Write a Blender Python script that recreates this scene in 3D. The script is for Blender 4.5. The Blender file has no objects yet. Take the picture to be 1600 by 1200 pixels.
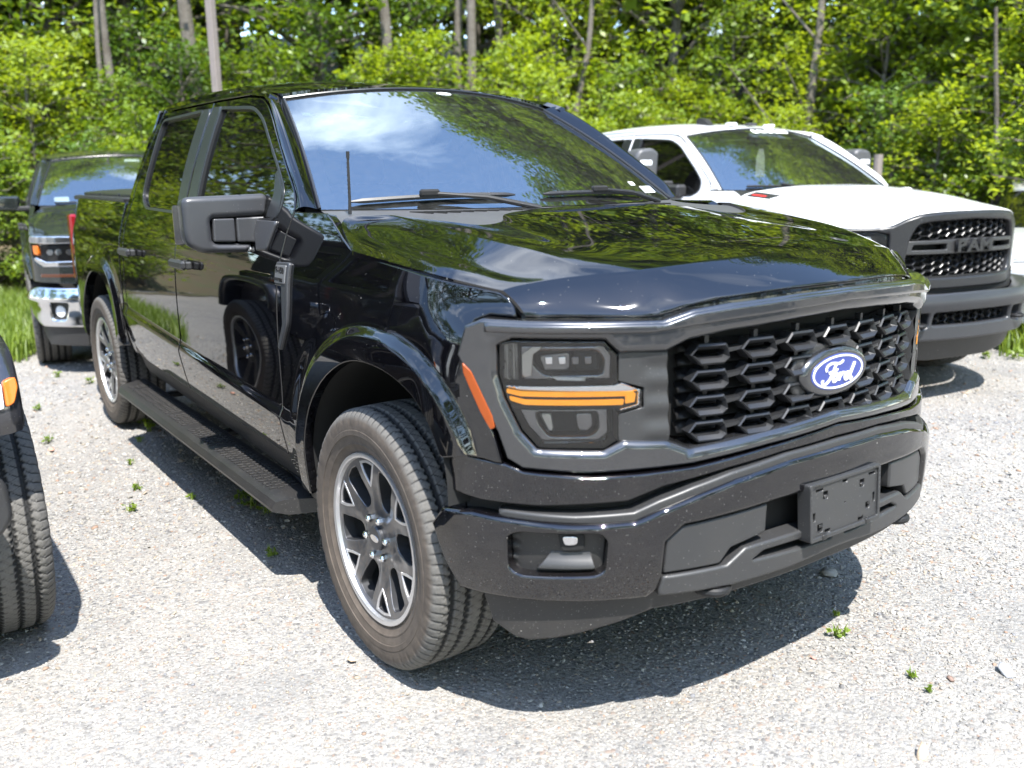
import bpy, bmesh, math, random
import numpy as np
from mathutils import Vector, Matrix
from mathutils.geometry import delaunay_2d_cdt

random.seed(7)
RNG = np.random.default_rng(7)
SC = bpy.context.scene
COL = SC.collection
rad = math.radians

# ------------------------------------------------------------------ camera
# units are metres: x to the truck's left, y rearwards from the truck's nose, z up
CAM = np.array([-2.127, -1.4275, 1.4946])
YAW, PITCH, ROLL = rad(35.4526), rad(-12.7744), rad(-0.804)
_f = np.array([math.sin(YAW) * math.cos(PITCH), math.cos(YAW) * math.cos(PITCH), math.sin(PITCH)])
_r = np.array([math.cos(YAW), -math.sin(YAW), 0.0])
_u = np.cross(_r, _f)
_r, _u = _r * math.cos(ROLL) + _u * math.sin(ROLL), -_r * math.sin(ROLL) + _u * math.cos(ROLL)
cam_data = bpy.data.cameras.new('camera')
cam = bpy.data.objects.new('camera', cam_data)
COL.objects.link(cam)
m = Matrix.Identity(4)
for i in range(3):
    m[i][0], m[i][1], m[i][2], m[i][3] = _r[i], _u[i], -_f[i], CAM[i]
cam.matrix_world = m
cam_data.sensor_width = 36.0
cam_data.sensor_fit = 'HORIZONTAL'
cam_data.lens = 1398.49 / 1600 * 36
cam_data.clip_start = 0.05
cam_data.clip_end = 900
cam_data.dof.use_dof = True
cam_data.dof.focus_distance = 3.15
cam_data.dof.aperture_fstop = 2.3
SC.camera = cam

# ------------------------------------------------------------------ light
SUN_TO = Vector((-0.17, -0.53, 1.0)).normalized()      # towards the sun
SUN_EL = math.asin(SUN_TO.z)
SUN_AZ = math.atan2(SUN_TO.x, SUN_TO.y)                # clockwise from +y
w = bpy.data.worlds.new('World')
SC.world = w
w.use_nodes = True
nt = w.node_tree
nt.nodes.clear()
out = nt.nodes.new('ShaderNodeOutputWorld')
bg = nt.nodes.new('ShaderNodeBackground')
sky = nt.nodes.new('ShaderNodeTexSky')
sky.sky_type = 'NISHITA'
sky.sun_disc = False
sky.sun_elevation = SUN_EL
sky.sun_rotation = SUN_AZ
sky.air_density = 1.0
sky.dust_density = 0.1
sky.ozone_density = 1.3
# fair-weather clouds over the whole sky
tc = nt.nodes.new('ShaderNodeTexCoord')
sep = nt.nodes.new('ShaderNodeSeparateXYZ')
nt.links.new(tc.outputs['Generated'], sep.inputs[0])
mx = nt.nodes.new('ShaderNodeMath'); mx.operation = 'MAXIMUM'; mx.inputs[1].default_value = 0.12
nt.links.new(sep.outputs['Z'], mx.inputs[0])
div = nt.nodes.new('ShaderNodeVectorMath'); div.operation = 'DIVIDE'
comb = nt.nodes.new('ShaderNodeCombineXYZ')
for k in range(3):
    nt.links.new(mx.outputs[0], comb.inputs[k])
nt.links.new(tc.outputs['Generated'], div.inputs[0])
nt.links.new(comb.outputs[0], div.inputs[1])
noi = nt.nodes.new('ShaderNodeTexNoise')
noi.inputs['Scale'].default_value = 1.5
noi.inputs['Detail'].default_value = 9
noi.inputs['Roughness'].default_value = 0.56
noi.inputs['Distortion'].default_value = 0.5
nt.links.new(div.outputs[0], noi.inputs['Vector'])
rmp = nt.nodes.new('ShaderNodeValToRGB')
rmp.color_ramp.elements[0].position = 0.50
rmp.color_ramp.elements[1].position = 0.84
rmp.color_ramp.elements[0].color = (.0, .0, .0, 1)
nt.links.new(noi.outputs['Fac'], rmp.inputs[0])
mix = nt.nodes.new('ShaderNodeMix'); mix.data_type = 'RGBA'
nt.links.new(rmp.outputs[0], mix.inputs[0])
nt.links.new(sky.outputs[0], mix.inputs[6])
mix.inputs[7].default_value = (9.0, 9.5, 10.2, 1)
nt.links.new(mix.outputs[2], bg.inputs[0])
bg.inputs[1].default_value = 0.15
nt.links.new(bg.outputs[0], out.inputs[0])

sd = bpy.data.lights.new('sun', 'SUN')
sd.energy = 3.2
sd.angle = rad(0.53)
sd.color = (1.0, 0.965, 0.91)
sun = bpy.data.objects.new('sun', sd)
COL.objects.link(sun)
sun.rotation_euler = (-SUN_TO).to_track_quat('-Z', 'Y').to_euler()
sun.location = (-3, -8, 15)

SC.view_settings.view_transform = 'Standard'
SC.view_settings.look = 'None'
SC.view_settings.exposure = 2.0
SC.view_settings.gamma = 1.0
SC.view_settings.use_curve_mapping = False
SC.render.engine = 'CYCLES'
try:
    SC.cycles.max_bounces = 8
    SC.cycles.transparent_max_bounces = 16
except Exception:
    pass

# ------------------------------------------------------------------ materials
MATS = {}
def new_mat(name):
    mt = bpy.data.materials.new(name)
    mt.use_nodes = True
    MATS[name] = mt
    t = mt.node_tree
    b = t.nodes['Principled BSDF']
    return mt, t, b
def N(t, typ, **kw):
    n = t.nodes.new(typ)
    for k, v in kw.items():
        setattr(n, k, v)
    return n
def noise(t, scale, detail=4, rough=0.5, vec=None):
    n = N(t, 'ShaderNodeTexNoise')
    n.inputs['Scale'].default_value = scale
    n.inputs['Detail'].default_value = detail
    n.inputs['Roughness'].default_value = rough
    if vec is not None:
        t.links.new(vec, n.inputs['Vector'])
    return n
def ramp(t, fac, stops):
    r = N(t, 'ShaderNodeValToRGB')
    e = r.color_ramp.elements
    while len(e) < len(stops):
        e.new(0.5)
    for el, (p, c) in zip(e, stops):
        el.position = p
        el.color = (c, c, c, 1) if isinstance(c, (int, float)) else (*c, 1)
    t.links.new(fac, r.inputs[0])
    return r
def mixc(t, fac, a, b):
    mn = N(t, 'ShaderNodeMix', data_type='RGBA')
    for sock, v in ((0, fac), (6, a), (7, b)):
        if isinstance(v, (int, float)):
            mn.inputs[sock].default_value = v
        elif isinstance(v, tuple):
            mn.inputs[sock].default_value = (*v, 1)
        else:
            t.links.new(v, mn.inputs[sock])
    return mn.outputs[2]
def math_(t, op, a, b=0.5, c=0.0):
    n = N(t, 'ShaderNodeMath', operation=op)
    for i, v in enumerate((a, b, c)):
        if isinstance(v, (int, float)):
            n.inputs[i].default_value = v
        else:
            t.links.new(v, n.inputs[i])
    return n.outputs[0]
def wpos(t):
    return N(t, 'ShaderNodeNewGeometry').outputs['Position']
def opos(t):
    return N(t, 'ShaderNodeTexCoord').outputs['Object']

def plain(name, col, rough=0.5, metal=0.0, coat=0.0, coat_rough=0.03, spec=0.5, vary=0.12, bump=0.0, bscale=300):
    mt, t, b = new_mat(name)
    b.inputs['Roughness'].default_value = rough
    b.inputs['Metallic'].default_value = metal
    b.inputs['Coat Weight'].default_value = coat
    b.inputs['Coat Roughness'].default_value = coat_rough
    b.inputs['Specular IOR Level'].default_value = spec
    n = noise(t, 14, 5, 0.6, opos(t))
    lo = tuple(c * (1 - vary) for c in col)
    hi = tuple(min(1, c * (1 + vary)) for c in col)
    t.links.new(mixc(t, n.outputs['Fac'], lo, hi), b.inputs['Base Color'])
    if bump:
        n2 = noise(t, bscale, 3, 0.6, opos(t))
        bp = N(t, 'ShaderNodeBump')
        bp.inputs['Strength'].default_value = bump
        bp.inputs['Distance'].default_value = 0.002
        t.links.new(n2.outputs['Fac'], bp.inputs['Height'])
        t.links.new(bp.outputs[0], b.inputs['Normal'])
    return mt

def dusty(name, col, rough, metal=0.0, coat=0.0, dust=(0.30, 0.26, 0.21), film=0.05, specks=0.5, low=(0.0, 0.0), grit=0.0, flake=False):
    """paint or plastic under a thin film of road dust with white bug and chip specks; low = (z0, z1) more dust below"""
    mt, t, b = new_mat(name)
    p = wpos(t)
    n1 = noise(t, 7, 6, 0.65, p)
    n2 = noise(t, 120, 3, 0.6, p)
    fac = math_(t, 'MULTIPLY', ramp(t, n1.outputs['Fac'], [(0.35, 0.35), (0.75, 1.0)]).outputs[0], film)
    fac = math_(t, 'MULTIPLY', fac, math_(t, 'ADD', n2.outputs['Fac'], 0.55))
    if low[1] > 0:
        sp = N(t, 'ShaderNodeSeparateXYZ')
        t.links.new(p, sp.inputs[0])
        mr = N(t, 'ShaderNodeMapRange')
        mr.inputs[1].default_value = low[0]; mr.inputs[2].default_value = low[1]
        mr.inputs[3].default_value = 1.0; mr.inputs[4].default_value = 0.0
        t.links.new(sp.outputs['Z'], mr.inputs[0])
        n3 = noise(t, 30, 5, 0.7, p)
        ex = math_(t, 'MULTIPLY', mr.outputs[0], math_(t, 'MULTIPLY', n3.outputs['Fac'], grit))
        fac = math_(t, 'ADD', fac, ex)
    # specks
    v = N(t, 'ShaderNodeTexVoronoi')
    v.inputs['Scale'].default_value = 85
    t.links.new(p, v.inputs['Vector'])
    sepc = N(t, 'ShaderNodeSeparateColor')
    t.links.new(v.outputs['Color'], sepc.inputs[0])
    rare = math_(t, 'GREATER_THAN', sepc.outputs[0], 1.0 - 0.09 * specks)
    sz = math_(t, 'MULTIPLY', sepc.outputs[1], 0.15)
    sz = math_(t, 'ADD', sz, 0.02)
    dot = math_(t, 'LESS_THAN', v.outputs['Distance'], sz)
    big = noise(t, 3.5, 2, 0.5, p)
    zone = math_(t, 'GREATER_THAN', big.outputs['Fac'], 0.44)
    sp_ = math_(t, 'MULTIPLY', math_(t, 'MULTIPLY', dot, rare), zone)
    v3 = N(t, 'ShaderNodeTexVoronoi'); v3.inputs['Scale'].default_value = 230
    t.links.new(p, v3.inputs['Vector'])
    s3 = N(t, 'ShaderNodeSeparateColor'); t.links.new(v3.outputs['Color'], s3.inputs[0])
    fine = math_(t, 'MULTIPLY', math_(t, 'LESS_THAN', v3.outputs['Distance'], math_(t, 'MULTIPLY', s3.outputs[1], .38)), math_(t, 'GREATER_THAN', s3.outputs[0], 1.0 - .45 * specks))
    sp_ = math_(t, 'MAXIMUM', sp_, math_(t, 'MULTIPLY', fine, .28))
    base = col
    if flake:
        fn = noise(t, 900, 1, 0.5, p)
        base = mixc(t, ramp(t, fn.outputs['Fac'], [(0.5, 0.0), (0.75, 1.0)]).outputs[0], col, tuple(c * 2.6 for c in col))
    c1 = mixc(t, fac, base, dust)
    c2 = mixc(t, math_(t, 'MULTIPLY', sp_, 0.45), c1, (0.62, 0.6, 0.56))
    t.links.new(c2, b.inputs['Base Color'])
    rr = math_(t, 'ADD', math_(t, 'MULTIPLY', fac, 0.8), rough)
    t.links.new(rr, b.inputs['Roughness'])
    b.inputs['Metallic'].default_value = metal
    cw = math_(t, 'SUBTRACT', 1.0, math_(t, 'MINIMUM', math_(t, 'ADD', math_(t, 'MULTIPLY', fac, 1.1), math_(t, 'MULTIPLY', sp_, 0.9)), 1.0))
    t.links.new(math_(t, 'MULTIPLY', cw, coat), b.inputs['Coat Weight'])
    t.links.new(math_(t, 'ADD', math_(t, 'MULTIPLY', fac, 0.25), 0.015), b.inputs['Coat Roughness'])
    b.inputs['Coat IOR'].default_value = 1.74
    if coat: b.inputs['Specular IOR Level'].default_value = 0.0 if metal == 0 else 0.3
    return mt

def glass(name, tint, ior=1.7, rough=0.0, gcol=(1, 1, 1), dust=0.0):
    mt, t, b = new_mat(name)
    t.nodes.remove(b)
    o = t.nodes['Material Output']
    tr = N(t, 'ShaderNodeBsdfTransparent'); tr.inputs[0].default_value = (*tint, 1)
    gl = N(t, 'ShaderNodeBsdfGlossy'); gl.inputs[0].default_value = (*gcol, 1); gl.inputs['Roughness'].default_value = rough
    fr = N(t, 'ShaderNodeFresnel'); fr.inputs[0].default_value = ior
    ms = N(t, 'ShaderNodeMixShader')
    t.links.new(fr.outputs[0], ms.inputs[0]); t.links.new(tr.outputs[0], ms.inputs[1]); t.links.new(gl.outputs[0], ms.inputs[2])
    last = ms.outputs[0]
    if dust:
        df = N(t, 'ShaderNodeBsdfDiffuse'); df.inputs[0].default_value = (0.45, 0.43, 0.4, 1)
        n = noise(t, 40, 6, 0.75, wpos(t))
        fac = math_(t, 'MULTIPLY', ramp(t, n.outputs['Fac'], [(0.4, 0.3), (0.72, 1.0)]).outputs[0], dust)
        m2 = N(t, 'ShaderNodeMixShader')
        t.links.new(fac, m2.inputs[0]); t.links.new(last, m2.inputs[1]); t.links.new(df.outputs[0], m2.inputs[2])
        last = m2.outputs[0]
    t.links.new(last, o.inputs[0])
    return mt

PAINT = dusty('black_paint', (0.0011, 0.0012, 0.0020), 0.35, 0.0, 1.0, film=0.0060, specks=0.05, low=(0.3, 0.85), grit=0.012, flake=True)
PAINT_BUMPER = dusty('black_bumper_paint', (0.0018, 0.0017, 0.0026), 0.35, 0.0, 1.0, film=0.006, specks=0.24, low=(0.38, 0.60), grit=0.07, flake=True)
FRAME_GREY = dusty('grey_frame_paint', (0.046, 0.0475, 0.052), 0.24, 0.7, 0.9, film=0.02, specks=0.10)
PLASTIC = dusty('black_plastic', (0.010, 0.0105, 0.012), 0.46, film=0.04, specks=0.45, low=(0.3, 0.5), grit=0.06)
PLASTIC_GREY = dusty('grey_plastic', (0.025, 0.026, 0.028), 0.40, film=0.035, specks=0.12)
COWL = dusty('cowl_plastic', (0.060, 0.061, 0.066), 0.40, film=0.06, specks=0.1)
BLACK = plain('matte_black', (0.006, 0.006, 0.006), 0.8)
RUBBER_SEAL = plain('rubber_seal', (0.018, 0.018, 0.018), 0.55)
TRIM_SATIN = plain('satin_black_trim', (0.018, 0.0185, 0.020), 0.30)
PLAQUE = plain('plaque_silver', (0.20, 0.20, 0.205), 0.35, 0.5)
SILVER_FACET = plain('reflector_silver', (0.42, 0.41, 0.39), 0.25, 0.7)
DARK_CHROME = plain('dark_chrome', (0.17, 0.17, 0.175), 0.06, 1.0)
MACHINED = plain('machined_alloy', (0.62, 0.62, 0.63), 0.34, 0.85)
CHROME = plain('chrome', (0.72, 0.72, 0.73), 0.08, 1.0, vary=0.03)
STEEL = plain('steel', (0.45, 0.45, 0.46), 0.32, 1.0)
NUT = plain('nut_chrome', (0.75, 0.75, 0.75), 0.16, 1.0, vary=0.05)
DARK_METAL = plain('dark_metal', (0.012, 0.012, 0.013), 0.55, 0.3)
WINDSHIELD = glass('windshield_glass', (0.55, 0.60, 0.61), 4.2, 0.0, (0.84, 0.95, 1.0), 0.035)  # dust layer raised to paint a pale light veil over the glass
TINTED = glass('tinted_glass', (0.045, 0.05, 0.05), 1.52, 0.0, (1, 1, 1), 0.01)
LENS = glass('lamp_lens', (0.86, 0.87, 0.88), 1.62, 0.0, (1, 1, 1), 0.008)
INTERIOR = plain('interior_vinyl', (0.09, 0.09, 0.095), 0.65)
SEAT = plain('seat_cloth', (0.12, 0.12, 0.125), 0.85)
STEP = dusty('step_plastic', (0.009, 0.0095, 0.011), 0.40, film=0.06, specks=0.5)
AMBER = plain('amber_lens', (0.95, 0.36, 0.012), 0.3, 0, 0.5)
MARKER = plain('orange_marker_lens', (0.26, 0.052, 0.008), 0.25, 0, 0.35, spec=0.25, bump=0.4, bscale=350)
RED = plain('red_lens', (0.22, 0.006, 0.01), 0.2, 0, 0.8)
AMBER_DEEP = plain('deep_amber_lens', (0.62, 0.15, 0.01), 0.3, 0, 0.6)
DULL_AMBER = plain('dull_amber_lens', (0.075, 0.026, 0.012), 0.25, 0, 0.4)
MIRROR_GREY = dusty('mirror_cap_grey', (0.034, 0.036, 0.041), 0.33, film=0.03, specks=0.06)
WHITE_LENS = plain('white_lens', (0.80, 0.82, 0.84), 0.25, 0, 0.6)
BLUE = plain('blue_enamel', (0.022, 0.045, 0.26), 0.3, 0.2, 1.0)
WHITE = plain('white_enamel', (0.82, 0.82, 0.82), 0.35, 0, 0.5, vary=0.02)
PAPER = plain('paper', (0.78, 0.79, 0.76), 0.8)
WHITE_PAINT = dusty('white_paint', (0.70, 0.70, 0.70), 0.3, 0, 1.0, film=0.03, specks=0.0)
NAVY_PAINT = dusty('dark_green_black_paint', (0.010, 0.014, 0.014), 0.35, 0, 1.0, film=0.03, specks=0.1)
SILVER_PAINT = dusty('pale_silver_paint', (0.55, 0.55, 0.53), 0.3, 0.2, 1.0, film=0.03, specks=0.0)
GREY_PAINT = dusty('granite_grey_paint', (0.024, 0.025, 0.031), 0.32, 0.3, 1.0, film=0.03, specks=0.2)
PINK = plain('pink_decal', (0.75, 0.22, 0.55), 0.4)
RED_DECAL = plain('red_decal', (0.65, 0.03, 0.03), 0.4)
POST = plain('weathered_post', (0.20, 0.17, 0.15), 0.8, vary=0.2, bump=0.5, bscale=60)
WIRE = plain('wire', (0.4, 0.38, 0.33), 0.6)
ALLOY_BACK = plain('wheel_barrel', (0.07, 0.072, 0.078), 0.4, 0.7)

LIT_AMBER, t, b = new_mat('lit_amber_lamp')
b.inputs['Base Color'].default_value = (.60, .20, .006, 1); b.inputs['Roughness'].default_value = .35
nn = noise(t, 45, 3, .6, opos(t))
t.links.new(mixc(t, nn.outputs['Fac'], (.90, .30, .004), (1.0, .50, .02)), b.inputs['Emission Color']); b.inputs['Emission Strength'].default_value = .24

# wheel face: machined outer forks, dark painted centre
ALLOY, t, b = new_mat('wheel_alloy')
sp = N(t, 'ShaderNodeSeparateXYZ'); t.links.new(opos(t), sp.inputs[0])
rr = math_(t, 'SQRT', math_(t, 'ADD', math_(t, 'POWER', math_(t, 'ABSOLUTE', sp.outputs['Y']), 2.0), math_(t, 'POWER', math_(t, 'ABSOLUTE', sp.outputs['Z']), 2.0)))
mk = ramp(t, rr, [(0.166, 0.0), (0.170, 1.0)])
nn = noise(t, 60, 4, 0.6, opos(t))
brown = ramp(t, nn.outputs['Fac'], [(0.45, 0.0), (0.8, 0.45)])
c = mixc(t, mk.outputs[0], (0.085, 0.086, 0.092), (0.11, 0.11, 0.115))
c = mixc(t, brown.outputs[0], c, (0.22, 0.18, 0.14))
t.links.new(c, b.inputs['Base Color'])
b.inputs['Metallic'].default_value = 0.65
b.inputs['Roughness'].default_value = 0.36
b.inputs['Coat Weight'].default_value = 0.35

# tyre rubber: brown dusty sidewall, grey dusty tread, black grooves
TYRE, t, b = new_mat('tyre_rubber')
sp = N(t, 'ShaderNodeSeparateXYZ'); t.links.new(opos(t), sp.inputs[0])
rr = math_(t, 'SQRT', math_(t, 'ADD', math_(t, 'POWER', math_(t, 'ABSOLUTE', sp.outputs['Y']), 2.0), math_(t, 'POWER', math_(t, 'ABSOLUTE', sp.outputs['Z']), 2.0)))
side = ramp(t, rr, [(0.377, 0.0), (0.392, 1.0)])
groove_mask = ramp(t, N(t, 'ShaderNodeAttribute', attribute_name='tint').outputs['Fac'], [(0.15, 1.0), (0.8, 0.0)])  # tread colour goes black with groove depth
nn = noise(t, 22, 6, 0.7, opos(t))
d1 = mixc(t, ramp(t, nn.outputs['Fac'], [(0.35, 0.0), (0.7, 1.0)]).outputs[0], (0.060, 0.047, 0.037), (0.100, 0.080, 0.063))
n3 = noise(t, 90, 4, 0.7, opos(t))
tread = mixc(t, n3.outputs['Fac'], (0.055, 0.053, 0.05), (0.15, 0.142, 0.13))
tread = mixc(t, groove_mask.outputs[0], (0.010, 0.010, 0.010), tread)
t.links.new(mixc(t, side.outputs[0], d1, tread), b.inputs['Base Color'])
b.inputs['Roughness'].default_value = 0.85
bn = N(t, 'ShaderNodeBump'); bn.inputs['Strength'].default_value = 0.4; bn.inputs['Distance'].default_value = 0.002
t.links.new(n3.outputs['Fac'], bn.inputs['Height']); t.links.new(bn.outputs[0], b.inputs['Normal'])
# ------------------------------------------------------------------ mesh tools
class Spl:
    """natural cubic spline, vectorised, linear outside"""
    def __init__(s, xs, ys):
        xs = np.array(xs, float); ys = np.array(ys, float); n = len(xs); h = np.diff(xs)
        A = np.zeros((n, n)); b = np.zeros((n,) + ys.shape[1:]); A[0, 0] = A[-1, -1] = 1
        for i in range(1, n - 1):
            A[i, i-1] = h[i-1]; A[i, i] = 2 * (h[i-1] + h[i]); A[i, i+1] = h[i]
            b[i] = 6 * ((ys[i+1] - ys[i]) / h[i] - (ys[i] - ys[i-1]) / h[i-1])
        s.x, s.y, s.h, s.m = xs, ys, h, np.linalg.solve(A, b)
    def __call__(s, x):
        x = np.asarray(x, float); xc = np.clip(x, s.x[0], s.x[-1])
        i = np.clip(np.searchsorted(s.x, xc) - 1, 0, len(s.x) - 2)
        a = s.x[i+1] - xc; c = xc - s.x[i]; H = s.h[i]
        if s.y.ndim > 1:
            a = a[..., None]; c = c[..., None]; H = H[..., None]
        return (s.m[i] * a**3 + s.m[i+1] * c**3) / (6 * H) + (s.y[i] / H - s.m[i] * H / 6) * a + (s.y[i+1] / H - s.m[i+1] * H / 6) * c

def sstep(a, b, x):
    t_ = np.clip((np.asarray(x, float) - a) / (b - a), 0, 1)
    return t_ * t_ * (3 - 2 * t_)

def link(o, parent=None):
    COL.objects.link(o)
    if parent is not None:
        o.parent = parent
    return o
def tag(o, label=None, cat=None, group=None, kind=None):
    for k, v in (('label', label), ('category', cat), ('group', group), ('kind', kind)):
        if v:
            o[k] = v
    return o
def empty(name, loc=(0, 0, 0), rz=0.0, parent=None):
    o = bpy.data.objects.new(name, None)
    o.location = loc; o.rotation_euler = (0, 0, rz); o.empty_display_size = 0.2
    return link(o, parent)
def make(name, V, Fs, mat, parent=None, normals=None, smooth=True, mi=None, flat_angle=None):
    V = np.asarray(V, float).reshape(-1, 3)
    me = bpy.data.meshes.new(name)
    me.from_pydata(V.tolist(), [], [list(map(int, f)) for f in Fs])
    for mm in (mat if isinstance(mat, (list, tuple)) else [mat]):
        me.materials.append(mm)
    if mi is not None:
        me.polygons.foreach_set('material_index', np.asarray(mi, np.int32))
    if smooth:
        me.polygons.foreach_set('use_smooth', np.ones(len(me.polygons), bool))
    me.update()
    if normals is not None:
        me.normals_split_custom_set_from_vertices([tuple(n) for n in normals])
    elif smooth and flat_angle:
        me.set_sharp_from_angle(angle=rad(flat_angle))
    o = bpy.data.objects.new(name, me)
    return link(o, parent)
def mirrored(o, parent=None, name=None):
    """a copy of a one-sided part for the other side of its thing (mesh mirrored in x)"""
    me = o.data.copy()
    nv = len(me.vertices)
    co = np.empty(nv * 3); me.vertices.foreach_get('co', co); co = co.reshape(-1, 3)
    nl = len(me.loops); cn = None
    if me.has_custom_normals:
        cn = np.empty(nl * 3); me.corner_normals.foreach_get('vector', cn); cn = cn.reshape(-1, 3)
    faces = [list(p.vertices)[::-1] for p in me.polygons]
    mi = [p.material_index for p in me.polygons]
    sm = [p.use_smooth for p in me.polygons]
    lidx = [list(p.loop_indices)[::-1] for p in me.polygons]
    me2 = bpy.data.meshes.new(o.data.name)
    co[:, 0] *= -1
    me2.from_pydata(co.tolist(), [], faces)
    for mm in o.data.materials:
        me2.materials.append(mm)
    me2.polygons.foreach_set('material_index', np.array(mi, np.int32))
    me2.polygons.foreach_set('use_smooth', np.array(sm, bool))
    me2.update()
    if cn is not None:
        cn[:, 0] *= -1
        me2.normals_split_custom_set([tuple(cn[i]) for l in lidx for i in l])
    bpy.data.meshes.remove(me)
    o2 = bpy.data.objects.new(name or o.name.split('.')[0], me2)
    mt = o.matrix_basis.copy()
    o2.location = (-o.location.x, o.location.y, o.location.z)
    return link(o2, parent if parent is not None else o.parent)

def area2(p):
    p = np.asarray(p); x, y = p[:, 0], p[:, 1]
    return 0.5 * np.sum(x * np.roll(y, -1) - np.roll(x, -1) * y)
def dens(poly, d):
    poly = np.asarray(poly, float); o = []
    for a, b_ in zip(poly, np.roll(poly, -1, 0)):
        k = max(1, int(math.ceil(np.linalg.norm(b_ - a) / d)))
        for i in range(k):
            o.append(a + (b_ - a) * i / k)
    return np.array(o)
def rnd(poly, r, seg=4):
    """round the corners of a closed polygon; r one number or one per corner"""
    poly = np.asarray(poly, float); n = len(poly); o = []
    for i in range(n):
        p, a, b_ = poly[i], poly[i-1], poly[(i+1) % n]
        ri = r[i] if isinstance(r, (list, tuple)) else r
        la, lb = np.linalg.norm(a - p), np.linalg.norm(b_ - p)
        ri = min(ri, 0.45 * la, 0.45 * lb)
        if ri < 1e-5:
            o.append(p); continue
        s, e = p + (a - p) / la * ri, p + (b_ - p) / lb * ri
        for k in range(seg + 1):
            u_ = k / seg
            o.append((1-u_)**2 * s + 2*u_*(1-u_) * p + u_*u_ * e)
    return np.array(o)
def crv(pts, closed=False, n=8):
    """Catmull-Rom through points"""
    P = np.asarray(pts, float); m_ = len(P); o = []
    rng_ = range(m_ if closed else m_ - 1)
    for i in rng_:
        p1, p2 = P[i], P[(i+1) % m_]
        p0 = P[i-1] if (closed or i > 0) else 2*p1 - p2
        p3 = P[(i+2) % m_] if (closed or i < m_ - 2) else 2*p2 - p1
        for k in range(n):
            t_ = k / n
            o.append(0.5*((2*p1) + (-p0+p2)*t_ + (2*p0-5*p1+4*p2-p3)*t_**2 + (-p0+3*p1-3*p2+p3)*t_**3))
    if not closed:
        o.append(P[-1])
    return np.array(o)
def mirror_poly(half):
    """half outline from centre top going one way round to centre bottom, mirrored in the first coordinate"""
    h = [tuple(p) for p in half]
    return h + [(-x, z) for x, z in h[::-1] if abs(x) > 1e-6]
def inside(P, poly):
    P = np.asarray(P); x, y = P[:, 0], P[:, 1]; r_ = np.zeros(len(P), bool)
    a = poly; b_ = np.roll(poly, -1, 0)
    for (x1, y1), (x2, y2) in zip(a, b_):
        c_ = (y1 > y) != (y2 > y)
        if y1 == y2: continue
        r_ ^= c_ & (x < (x2 - x1) * (y - y1) / (y2 - y1) + x1)
    return r_
def seg_dist(P, poly, closed=True):
    P = np.asarray(P, float); d = np.full(len(P), 1e9)
    n = len(poly)
    for i in range(n if closed else n - 1):
        a, b_ = poly[i], poly[(i+1) % n]; ab = b_ - a; L = ab @ ab
        t_ = np.clip(((P - a) @ ab) / L, 0, 1) if L > 0 else np.zeros(len(P))
        q = a + t_[:, None] * ab
        d = np.minimum(d, np.hypot(*(P - q).T))
    return d
def vnorm(poly):
    """outward normals at the vertices of a CCW polygon"""
    e = np.roll(poly, -1, 0) - poly; e = e / np.maximum(np.linalg.norm(e, axis=1), 1e-9)[:, None]
    n = np.stack([e[:, 1], -e[:, 0]], 1); v = n + np.roll(n, 1, 0)
    l = np.maximum(np.linalg.norm(v, axis=1), 0.35)
    return v / l[:, None]

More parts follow.
